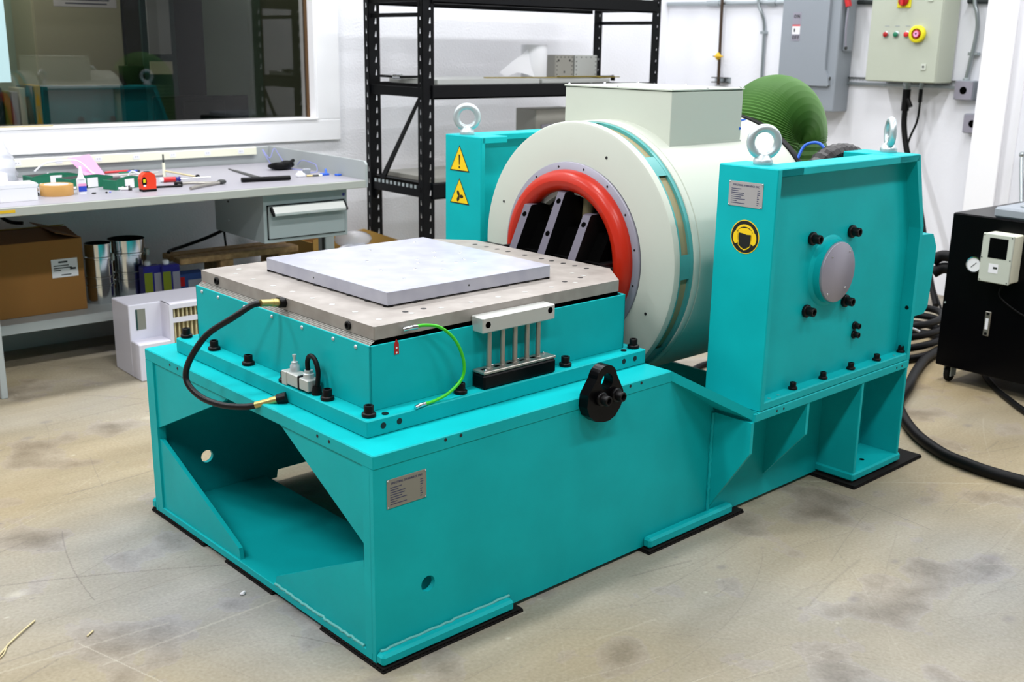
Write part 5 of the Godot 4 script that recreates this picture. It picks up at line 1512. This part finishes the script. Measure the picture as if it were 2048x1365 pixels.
# ---------------------------------------------------------------- end wall gear
func wall_gear() -> void:
	var X := 5.55
	# galvanised conduits and strut
	var cr := thing("conduit", "horizontal galvanised conduit run high along the end wall", "conduit", V(5.52, 1.93, 2.6))
	part("conduit_pipe", S.new().tube([V(5.525, 1.945, 4.05), V(5.525, 1.935, 2.85)], 0.016, 12, 1), M.emt, cr)
	part("conduit_pipe", S.new().tube([V(5.525, 1.928, 2.30), V(5.525, 1.922, 2.06)], 0.016, 12, 1), M.strut, cr)
	part("conduit_coupling", S.new().tube([V(5.525, 1.943, 3.64), V(5.525, 1.942, 3.52)], 0.021, 12, 1), M.emt, cr)
	part("conduit_coupling", S.new().tube([V(5.525, 1.937, 3.06), V(5.525, 1.936, 2.99)], 0.021, 12, 1), M.emt, cr)
	part("conduit_pipe", S.new().tube([V(5.525, 1.922, 1.50), V(5.525, 1.916, 1.28)], 0.018, 12, 1), M.strut, cr)
	var gr := thing("grounding_rod", "thin brown vertical pole with a yellow clamp on the end wall", "pole", V(5.5, 1.35, 3.47))
	part("pole_pipe", S.new().tube([V(5.5, 1.33, 3.463), V(5.5, 2.6, 3.49)], 0.0125, 12, 1), M.brown_pole, gr)
	part("pole_bracket", B(5.49, 5.55, 1.345, 1.352, 3.40, 3.53, 0.0), M.gun, gr)
	part("pole_bracket", B(5.49, 5.55, 1.38, 1.387, 3.40, 3.53, 0.0), M.gun, gr)
	part("pole_bracket_plate", B(5.54, 5.55, 1.345, 1.387, 3.38, 3.53, 0.0), M.emt, gr)
	part("pole_clamp", S.new().ball(V(5.49, 1.545, 3.475), Vector3(0.02, 0.03, 0.025), 10), M.valve_yellow, gr)
	part("pole_clamp_lever", S.new().tube([V(5.478, 1.545, 3.50), V(5.478, 1.545, 3.42)], 0.007, 8, 1), M.valve_yellow, gr)
	part("pole_clamp_bolt", S.new().tube([V(5.485, 1.545, 3.515), V(5.485, 1.545, 3.49)], 0.006, 8, 1), M.gun, gr)
	var c2 := thing("conduit", "vertical galvanised conduit with a slight bend left of the switch box", "conduit", V(5.53, 1.4, 3.08))
	part("conduit_pipe", S.new().tube([V(5.50, 2.3, 3.136), V(5.50, 1.96, 3.134), V(5.51, 1.86, 3.10), V(5.53, 1.76, 3.085), V(5.53, 1.4, 3.075), V(5.53, 1.1, 3.07)], 0.0125, 12, 4), M.emt, c2)
	part("conduit_strap", B(5.515, 5.55, 1.715, 1.735, 3.06, 3.11, 0.002), M.emt, c2)
	var c3 := thing("conduit", "bent galvanised conduit running down to the upper outlet box", "conduit", V(5.52, 1.44, 1.43))
	part("conduit_pipe", S.new().tube([V(5.50, 2.3, 1.452), V(5.50, 1.95, 1.448), V(5.505, 1.84, 1.42), V(5.515, 1.74, 1.412), V(5.515, 1.6, 1.425), V(5.515, 1.435, 1.447)], 0.0135, 12, 4), M.emt, c3)
	part("conduit_strap", B(5.51, 5.55, 1.585, 1.605, 1.39, 1.455, 0.002), M.emt, c3)
	part("conduit_nut", turned("h", V(5.515, 1.425, 1.447), [Vector2(0.02, 0), Vector2(0.02, 0.016), Vector2(0.015, 0.02), Vector2(0, 0.02)], 12), M.zinc, c3)
	var su := thing("strut_channel", "dark slotted strut channel under the control cabinet", "strut", V(5.53, 1.4, 2.0))
	var sl := []
	for k in 18:
		sl.append([Vector2(2.33 - 0.052 * k, 1.402), Vector2(2.305 - 0.052 * k, 1.402), Vector2(2.305 - 0.052 * k, 1.412), Vector2(2.33 - 0.052 * k, 1.412)])
	part("strut_face", S.new().prism("vh", [Vector2(2.5, 1.39), Vector2(1.40, 1.39), Vector2(1.40, 1.424), Vector2(2.5, 1.424)], 5.52, 5.523, sl), M.strut, su)
	part("strut_lip", B(5.52, 5.55, 1.372, 1.39, 1.40, 2.5, 0.001), M.emt, su)
	part("strut_lip", B(5.523, 5.55, 1.421, 1.424, 1.40, 2.5, 0.0), M.strut, su)
	# disconnect switch
	var ds := thing("disconnect_switch", "grey safety disconnect switch box with red handle on the end wall", "switch box", V(5.45, 1.19, 2.56))
	part("switch_case", B(5.37, 5.55, 1.185, 2.35, 2.325, 2.80, 0.006), M.gray_box, ds)
	part("switch_door", S.new().prism("vh", [Vector2(2.79, 2.34), Vector2(2.79, 1.36), Vector2(2.37, 1.36), Vector2(2.36, 1.37), Vector2(2.37, 1.42), Vector2(2.40, 1.47), Vector2(2.405, 1.55), Vector2(2.405, 2.34)], 5.345, 5.372), M.gray_box, ds)
	var dl := part("switch_label", B(5.3435, 5.345, 1.665, 1.86, 2.63, 2.70, 0.0), M.gray_ring, ds)
	var bu := Basis(Vector3.BACK, Vector3.UP, Vector3.LEFT)
	part("label_field", B(5.3430, 5.3436, 1.71, 1.775, 2.632, 2.698, 0.0), M.paper, dl)
	part("label_field", B(5.3428, 5.3431, 1.765, 1.775, 2.632, 2.698, 0.0), M.btn_red, dl)
	part("label_field", B(5.3428, 5.3431, 1.725, 1.75, 2.672, 2.684, 0.0), M.ink_dark, dl)
	words("label_on", "ON", 0.034, M.ink_dark, dl, V(5.3432, 1.832, 2.665), bu, true)
	words("label_off", "OFF", 0.034, M.ink_dark, dl, V(5.3432, 1.688, 2.665), bu, true)
	part("switch_latch", B(5.338, 5.346, 1.40, 1.425, 2.345, 2.355, 0.001), M.gun, ds)
	part("switch_plate", B(5.42, 5.50, 1.60, 2.1, 2.295, 2.325, 0.004), M.gray_box, ds)
	part("switch_lever", S.new().tube([V(5.40, 1.63, 2.285), V(5.385, 1.75, 2.285), V(5.385, 1.9, 2.28)], 0.007, 8, 3), M.gray_ring, ds)
	part("switch_handle", S.new().tube([V(5.385, 1.895, 2.28), V(5.38, 1.98, 2.30), V(5.38, 2.06, 2.30)], 0.021, 12, 2), M.btn_red, ds)
	part("switch_pivot", rod("-v", V(5.41, 1.62, 2.296), 0.012, 0.012, 12), M.gun, ds)
	# control cabinet
	var cc := thing("control_cabinet", "beige electrical control cabinet with push buttons and emergency stop on the end wall", "control cabinet", V(5.42, 1.41, 1.8))
	part("cabinet_body", B(5.312, 5.518, 1.408, 2.35, 1.545, 2.048, 0.006), M.panel_beige, cc)
	part("cabinet_door", B(5.298, 5.310, 1.412, 2.345, 1.547, 2.046, 0.005), M.panel_beige, cc)
	var sw := part("rotary_switch", B(5.288, 5.298, 1.876, 1.972, 1.763, 1.858, 0.004), M.estop_yellow, cc)
	part("rotary_knob", rod("-u", V(5.288, 1.922, 1.812), 0.036, 0.014, 24, 0.003), M.btn_dark_red, sw)
	part("rotary_grip", B(5.258, 5.275, 1.888, 1.956, 1.803, 1.822, 0.004), M.btn_red, sw)
	var i := 0
	for q in [[1.922, M.btn_dark_red, "red"], [1.848, M.btn_green, "green"], [1.772, M.btn_red, "red"]]:
		var pb := part("push_button", rod("-u", V(5.298, 1.71, q[0]), 0.021, 0.006, 20, 0.001), M.emt, cc)
		part("button_cap", rod("-u", V(5.292, 1.71, q[0]), 0.0165, 0.012, 20, 0.003), q[1], pb)
		part("button_text", B(5.2968, 5.298, 1.760, 1.764, q[0] - 0.018, q[0] + 0.014, 0.0), M.gray_box, cc)
		i += 1
	var es := part("emergency_stop", turned("-u", V(5.298, 1.712, 1.69), [Vector2(0.052, 0), Vector2(0.054, 0.004), Vector2(0.054, 0.028), Vector2(0.050, 0.032), Vector2(0.034, 0.032), Vector2(0.033, 0.01), Vector2(0, 0.01)], 32), M.estop_yellow, cc)
	part("stop_button", rod("-u", V(5.288, 1.712, 1.69), 0.027, 0.024, 24, 0.004), M.btn_dark_red, es)
	part("stop_mark", rod("-u", V(5.264, 1.712, 1.69), 0.018, 0.0012, 20), M.pink, es)
	part("stop_arrow", S.new().prism("vh", [Vector2(1.698, 1.72), Vector2(1.682, 1.72), Vector2(1.69, 1.704)], 5.2628, 5.2618), M.ink_dark, es)
	for h in [1.508, 1.932]:
		var lk := part("door_lock", B(5.292, 5.298, h - 0.02, h + 0.02, 1.612, 1.648, 0.002), M.cream, cc)
		part("lock_insert", rod("-u", V(5.292, h + 0.002, 1.63), 0.0075, 0.0012, 14), M.gun, lk)
	part("cable_gland", turned("h", V(5.42, 1.345, 1.80), [Vector2(0.018, 0), Vector2(0.024, 0.012), Vector2(0.024, 0.04), Vector2(0.030, 0.045), Vector2(0.030, 0.064), Vector2(0, 0.064)], 16), M.emt, cc)
	part("cable_gland", turned("h", V(5.42, 1.36, 1.70), [Vector2(0.012, 0), Vector2(0.014, 0.012), Vector2(0.014, 0.05), Vector2(0, 0.05)], 14), M.emt, cc)
	var cb := thing("power_cable", "thick black supply cable hanging from the control cabinet", "cable", V(5.4, 0, 1.75))
	part("cable_run", S.new().tube([V(5.42, 1.36, 1.80), V(5.42, 1.24, 1.80), V(5.42, 1.13, 1.795), V(5.41, 1.0, 1.76), V(5.39, 0.87, 1.70), V(5.36, 0.6, 1.58), V(5.25, 0.2, 1.40), V(5.1, 0.03, 1.25)], 0.019, 12, 6), M.black, cb)
	part("cable_boot", S.new().tube([V(5.42, 1.36, 1.80), V(5.42, 1.22, 1.80)], 0.026, 12, 1), M.black, cb)
	part("cable_tail", S.new().tube([V(5.40, 1.30, 1.775), V(5.395, 1.25, 1.745)], 0.014, 10, 1), M.black, cb)
	var cb2 := thing("control_cable", "thin black control cable hanging right of the thick supply cable", "cable", V(5.4, 0, 1.7))
	part("cable_run", S.new().tube([V(5.42, 1.37, 1.70), V(5.42, 1.24, 1.697), V(5.42, 1.15, 1.705), V(5.41, 1.05, 1.735), V(5.395, 0.97, 1.738), V(5.375, 0.85, 1.675), V(5.345, 0.6, 1.56), V(5.23, 0.2, 1.38), V(5.08, 0.02, 1.2)], 0.0075, 10, 6), M.black, cb2)
	part("cable_boot", S.new().tube([V(5.42, 1.37, 1.70), V(5.42, 1.28, 1.698)], 0.013, 10, 1), M.black, cb2)
	for q in [[1.437, 1.366, 1.455, 1.335, "grey outlet box with a round black hole under the bent conduit"], [1.35, 1.16, 1.40, 1.26, "lower grey outlet box half hidden by the white column"]]:
		var bq := thing("outlet_box", q[4], "outlet box", V(5.52, q[1], q[0]), "outlet boxes on the end wall")
		part("outlet_case", B(5.48, 5.55, q[1] - 0.062, q[1] + 0.062, q[0] - 0.065, q[0] + 0.065, 0.008), M.gray_box, bq)
		part("outlet_cover", B(5.474, 5.48, q[1] - 0.058, q[1] + 0.058, q[0] - 0.061, q[0] + 0.061, 0.002), M.gray_ring, bq)
		part("outlet_hole", rod("-u", V(5.474, q[1], q[0]), 0.024, 0.0012, 24), M.void, bq)
		for y in [-0.05, 0.05]:
			for z in [-0.05, 0.05]:
				part("outlet_screw", rod("-u", V(5.474, q[1] + y, q[0] + z), 0.004, 0.002, 8), M.emt, bq)
	var c4 := thing("conduit", "thin galvanised conduit slanting down beside the column towards the chiller", "conduit", V(5.5, 0.8, 1.0))
	part("conduit_pipe", S.new().tube([V(5.50, 0.985, 1.01), V(5.48, 0.93, 1.0), V(5.40, 0.7, 0.93), V(5.3, 0.4, 0.85), V(5.2, 0.05, 0.8)], 0.0115, 10, 4), M.emt, c4)
	part("conduit_elbow", S.new().ball(V(5.50, 0.99, 1.012), Vector3(0.02, 0.02, 0.02), 10), M.emt, c4)

# ---------------------------------------------------------------- chiller, duct, hoses, mats
func chiller() -> void:
	var t := thing("chiller_unit", "black wheeled chiller cabinet at the right edge with a gauge and a pale control box", "chiller", V(4.0, 0, -0.05))
	var X := 3.65
	part("chiller_body", B(X, 4.35, 0.085, 0.852, -0.58, 0.455, 0.006), M.black_gloss, t)
	part("chiller_front", B(X - 0.006, X, 0.09, 0.848, -0.575, 0.450, 0.002), M.black_gloss, t)
	var cb := part("controller_box", B(3.55, X - 0.006, 0.568, 0.792, 0.094, 0.236, 0.005), M.cream_strip, t)
	part("controller_lid", B(3.538, 3.551, 0.566, 0.794, 0.092, 0.238, 0.004), M.cream, cb)
	part("controller_screen", B(3.5365, 3.538, 0.682, 0.776, 0.116, 0.204, 0.001), M.black_gloss, cb)
	part("controller_label", B(3.537, 3.538, 0.612, 0.655, 0.148, 0.193, 0.0), M.paper, cb)
	part("controller_print", B(3.5365, 3.537, 0.632, 0.642, 0.152, 0.172, 0.0), M.gun, cb)
	for q in [[0.575, 0.10], [0.575, 0.23], [0.785, 0.10], [0.785, 0.23], [0.68, 0.098], [0.68, 0.232]]:
		part("controller_screw", rod("-u", V(3.538, q[0], q[1]), 0.003, 0.0015, 8), M.gun, cb)
	var ga := part("pressure_gauge", turned("-u", V(X - 0.006, 0.622, 0.302), [Vector2(0.036, 0), Vector2(0.036, 0.022), Vector2(0.039, 0.024), Vector2(0.039, 0.032), Vector2(0.034, 0.033), Vector2(0.033, 0.029), Vector2(0, 0.029)], 28), M.chrome, t)
	part("gauge_dial", rod("-u", V(X - 0.035, 0.622, 0.302), 0.033, 0.0012, 24), M.paper, ga)
	part("gauge_needle", S.new().tube([V(X - 0.0368, 0.609, 0.315), V(X - 0.0368, 0.633, 0.291)], 0.0016, 6, 1), M.ink_dark, ga)
	var lv := part("level_glass", B(X - 0.016, X - 0.006, 0.285, 0.405, 0.198, 0.226, 0.003), M.steel, t)
	part("level_window", B(X - 0.0175, X - 0.016, 0.318, 0.372, 0.205, 0.219, 0.0), M.paper, lv)
	for h in [0.297, 0.394]:
		part("level_bolt", rod("-u", V(X - 0.016, h, 0.212), 0.007, 0.002, 12), M.black, lv)
	part("chiller_screw", rod("-u", V(X - 0.006, 0.408, 0.438), 0.005, 0.003, 10), M.zinc, t)
	part("chiller_cap", B(3.66, 4.1, 0.852, 0.902, -0.4, 0.262, 0.01), M.gray_box, t)
	part("cap_fan", turned("h", V(3.78, 0.902, 0.14), [Vector2(0.05, 0), Vector2(0.05, 0.006), Vector2(0.03, 0.012), Vector2(0, 0.012)], 20), M.emt, t)
	part("chiller_tail", S.new().tube([V(X - 0.01, 0.56, 0.15), V(X - 0.04, 0.50, 0.16), V(X - 0.03, 0.44, 0.08), V(X - 0.02, 0.40, -0.02)], 0.004, 8, 5), M.black, t)
	for q in [[3.70, 0.40], [4.28, 0.40], [3.70, -0.52], [4.28, -0.52]]:
		var c := part("caster", turned("-v", V(q[0] + 0.0, 0.040, q[1] + 0.013), [Vector2(0.0, 0), Vector2(0.034, 0), Vector2(0.039, 0.004), Vector2(0.039, 0.022), Vector2(0.034, 0.026), Vector2(0, 0.026)], 20), M.rubber, t)
		part("caster_fork", B(q[0] - 0.025, q[0] + 0.03, 0.03, 0.088, q[1] + 0.015, q[1] + 0.020, 0.001), M.zinc, c)
		part("caster_fork", B(q[0] - 0.025, q[0] + 0.03, 0.03, 0.088, q[1] - 0.020, q[1] - 0.015, 0.001), M.zinc, c)
		part("caster_plate", B(q[0] - 0.03, q[0] + 0.04, 0.082, 0.086, q[1] - 0.03, q[1] + 0.03, 0.001), M.zinc, c)
	for q in [[0.62, 0.50], [0.56, 0.49]]:
		part("chiller_port", S.new().tube([V(3.72, q[0], 0.45), V(3.72, q[0], q[1] + 0.02), V(3.70, q[0] - 0.03, q[1] + 0.06)], 0.028, 12, 4), M.black, t)

func duct_and_hoses() -> void:
	var tilt := deg_to_rad(2.2)
	var mt := func(u: float, h: float, v: float) -> Vector3: return Basis(Vector3.UP, tilt) * V(u, h, v)
	var pts := []
	for i in 80:
		var f := i / 79.0
		var p: Vector3
		if f < 0.12:
			p = Vector3(lerpf(2.29, 2.36, f / 0.12), lerpf(0.93, 1.0, f / 0.12), 0)
		elif f < 0.22:
			p = Vector3(lerpf(2.36, DUCT_C.x - DUCT_R, (f - 0.12) / 0.10), lerpf(1.0, DUCT_C.y, (f - 0.12) / 0.10), 0)
		elif f < 0.72:
			var a := PI * (f - 0.22) / 0.50
			p = Vector3(DUCT_C.x - DUCT_R * cos(a), DUCT_C.y + DUCT_R * sin(a), 0)
		else:
			p = Vector3(DUCT_C.x + DUCT_R, lerpf(DUCT_C.y, 0.18, (f - 0.72) / 0.28), 0)
		pts.append(mt.call(p.x, p.y, DUCT_V))
	solo("ventilation_duct", S.new().tube(pts, 0.165, 36, 3, 0.0055, 2), M.green_hose, "fat green ribbed ventilation hose arching behind the shaker", "hose")
	solo("duct_floor_box", B(2.55, 3.1, 0.0, 0.19, 0.42, 0.95, 0.006), M.black, "low black blower box on the floor under the green hose", "blower")
	var hose := func(called: String, p: Array, r: float, label: String) -> void:
		solo(called, S.new().tube(p, r, 12, 8), M.black, label, "hose")
	hose.call("rubber_hose", [V(2.80, 0.026, -1.1), V(2.68, 0.026, -0.80), V(2.615, 0.026, -0.55), V(2.597, 0.026, -0.38), V(2.61, 0.026, -0.26), V(2.64, 0.026, -0.15), V(2.75, 0.026, 0.02), V(2.92, 0.026, 0.19), V(3.10, 0.026, 0.32), V(3.34, 0.03, 0.415), V(3.60, 0.026, 0.53), V(3.9, 0.026, 0.64), V(4.2, 0.026, 0.70)], 0.024, "thick black hose curving over the floor at the right of the machine")
	hose.call("rubber_hose", [V(3.25, 0.017, -0.42), V(3.40, 0.017, -0.20), V(3.48, 0.017, -0.09), V(3.585, 0.017, 0.03), V(3.72, 0.017, 0.17), V(3.92, 0.017, 0.33), V(4.2, 0.017, 0.5)], 0.014, "thinner black cable running under the chiller to the right edge")
	for k in 4:
		var ring := []
		var c := Vector2(4.0 + 0.06 * k, 0.92 + 0.02 * k)
		for i in 25:
			var a := TAU * i / 24.0
			ring.append(V(c.x + cos(a) * (0.42 - 0.03 * k), 0.021 + 0.0425 * k, c.y + sin(a) * (0.24 - 0.015 * k)))
		solo("hose_coil", S.new().tube(ring, 0.020, 10, 3), M.black, ["lowest loop of the coiled black hose on the floor beside the chiller", "second loop from the floor of the coiled black hose", "third loop from the floor of the coiled black hose", "topmost loop of the coiled black hose beside the chiller"][k], "hose", "coiled black hose loops")
	solo("hose_tie", S.new().tube([V(3.72, 0.21, 0.74), V(3.80, 0.20, 0.69), V(3.84, 0.18, 0.66)], 0.006, 8, 3), M.white, "white tie on the coiled black hose", "cable tie")
	solo("floor_hose", S.new().tube([mt.call(1.9, 0.016, 0.25), mt.call(2.3, 0.016, 0.45), mt.call(2.55, 0.016, 0.75), mt.call(2.7, 0.016, 1.1), mt.call(3.0, 0.016, 1.2), mt.call(3.5, 0.016, 1.05)], 0.015, 10, 6), M.black, "black hose lying on the floor under the shaker", "hose")

func mats_and_bits() -> void:
	var tilt := deg_to_rad(2.2)
	var mat := func(u0: float, u1: float, v0: float, v1: float, label: String) -> void:
		var c := V((u0 + u1) / 2, 0, (v0 + v1) / 2)
		var t := thing("rubber_mat", label, "mat", Basis(Vector3.UP, tilt) * c, "rubber mats under the machine", tilt)
		part("mat_sheet", S.new().box(Vector3(-(u1 - u0) / 2, 0.0, -(v1 - v0) / 2), Vector3((u1 - u0) / 2, 0.006, (v1 - v0) / 2), 0.002), M.rubber, t)
		part("mat_sheet", S.new().box(Vector3(-(u1 - u0) / 2 + 0.003, 0.0082, -(v1 - v0) / 2 + 0.003), Vector3((u1 - u0) / 2 - 0.003, 0.0135, (v1 - v0) / 2 - 0.003), 0.002), M.rubber, t)
		var r := S.new()
		for k in int((u1 - u0) / 0.012):
			var x := -(u1 - u0) / 2 + 0.006 + 0.012 * k
			r.box(Vector3(x, 0.005, -(v1 - v0) / 2 + 0.001), Vector3(x + 0.006, 0.009, (v1 - v0) / 2 - 0.001), 0.0)
		for k in int((v1 - v0) / 0.012):
			var z := -(v1 - v0) / 2 + 0.006 + 0.012 * k
			r.box(Vector3(-(u1 - u0) / 2 + 0.001, 0.005, z), Vector3((u1 - u0) / 2 - 0.001, 0.009, z + 0.006), 0.0)
		part("mat_ribs", r, M.rubber, t, "stuff")
	mat.call(-0.005, 0.50, -0.035, 0.27, "black ribbed rubber mat under the nearest corner of the machine")
	mat.call(-0.004, 0.4, 0.53, 0.82, "black rubber mat under the middle of the machine's open front end")
	mat.call(-0.004, 0.45, 0.96, 1.345, "black rubber mat under the far left corner of the machine")
	mat.call(1.06, 1.58, -0.036, 0.25, "black rubber mat under the middle foot bar of the machine")
	mat.call(2.07, 2.59, -0.185, 0.25, "black rubber mat under the right pedestal foot")
	mat.call(1.06, 1.58, 1.06, 1.349, "black rubber mat under the far side middle foot of the machine")
	mat.call(2.07, 2.59, 1.06, 1.5, "black rubber mat under the far side pedestal of the machine")
	# fixture plate lying on the slip plate
	var fp := thing("fixture_plate", "bright aluminium fixture plate lying on the slip plate", "plate", Basis(Vector3.UP, tilt) * V(0.62, 0.8777, 0.668), "", tilt)
	var w := 0.3235
	var d := 0.331
	part("plate_slab", S.new().box(Vector3(-w, 0.0042, -d), Vector3(w, 0.0445, d), 0.0016), M.alu, fp)
	for i in 8:
		for q in [Vector2(-w + 0.012, -d + 0.012 + (2 * d - 0.024) * i / 7.0), Vector2(w - 0.012, -d + 0.012 + (2 * d - 0.024) * i / 7.0), Vector2(-w + 0.012 + (2 * w - 0.024) * i / 7.0, d - 0.012), Vector2(-w + 0.012 + (2 * w - 0.024) * i / 7.0, -d + 0.012)]:
			var s := S.new()
			s.xf = Transform3D(Basis(), Vector3(q.x, 0.0, q.y))
			s.cyl(0.0155, 0.0, 0.0043, 14)
			part("spacer", s, M.ink_dark, fp)
	for q in [[0.636, 0.9], [0.851, 0.931], [0.791, 0.745], [0.736, 0.673], [0.664, 0.674], [0.630, 0.625], [0.847, 0.677], [0.790, 0.586], [0.731, 0.556], [0.780, 0.519], [0.621, 0.489], [0.627, 0.454], [0.465, 0.601], [0.704, 0.589], [0.52, 0.75], [0.45, 0.46], [0.40, 0.86], [0.56, 0.55]]:
		var s := S.new()
		s.xf = Transform3D(Basis(), Vector3(q[0] - 0.62, 0.0445, -(q[1] - 0.668)))
		s.lathe([Vector2(0.0062, 0), Vector2(0.0055, 0.0007), Vector2(0.0035, 0.0007), Vector2(0.003, 0.0001), Vector2(0, 0.0001)], 12)
		part("tapped_hole", s, M.chrome, fp)
	for q in [[-w, 0.024, -0.05, "-u"], [-0.02, 0.024, d, "z"]]:
		var s := S.new()
		s.xf = ax("-u", Vector3(q[0], q[1], q[2])) if q[3] == "-u" else ax("-v", Vector3(q[0], q[1], q[2]))
		s.cyl(0.003, 0.0, 0.0006, 10)
		part("side_hole", s, M.gun, fp)
	var tw := thing("straw", "thin dry straw lying on the floor at the lower left", "straw", V(-0.69, 0, 0.74))
	part("straw_stem", S.new().tube([V(-0.80, 0.004, 0.63), V(-0.735, 0.005, 0.70), V(-0.715, 0.004, 0.725), V(-0.67, 0.006, 0.765), V(-0.62, 0.004, 0.81)], 0.0028, 6, 4), M.tan, tw)
	part("straw_split", S.new().tube([V(-0.78, 0.004, 0.655), V(-0.745, 0.004, 0.675), V(-0.722, 0.004, 0.718)], 0.002, 6, 3), M.tan, tw)
	solo("splinter", S.new().tube([V(-0.535, 0.003, 0.635), V(-0.512, 0.004, 0.652)], 0.0028, 6, 1), M.tan, "small pale splinter on the floor right of the straw", "splinter")
	for q in [[-0.09, 0.588, 0.007, "white scrap of foam on the floor before the open front of the machine"], [0.62, -0.62, 0.003, "tiny white crumb on the floor right of the nearest corner"], [1.75, -0.98, 0.004, "tiny white crumb on the bare floor at the right"]]:
		var s := S.new()
		s.ball(V(q[0], q[2] * 0.6, q[1]), Vector3(q[2] * 1.3, q[2] * 0.6, q[2]), 8)
		if q[2] > 0.005:
			s.ball(V(q[0] + 0.008, q[2] * 0.6, q[1] + 0.006), Vector3(q[2] * 0.8, q[2] * 0.6, q[2] * 0.7), 8)
		solo("foam_crumb", s, M.paper, q[3], "crumb", "crumbs on the floor")
	solo("cable_stub", S.new().tube([V(-0.03, 0.004, 0.745), V(-0.015, 0.005, 0.735), V(0.0, 0.004, 0.74)], 0.004, 6, 2), M.black, "short black tie end sticking out beneath the front edge of the machine", "cable tie")
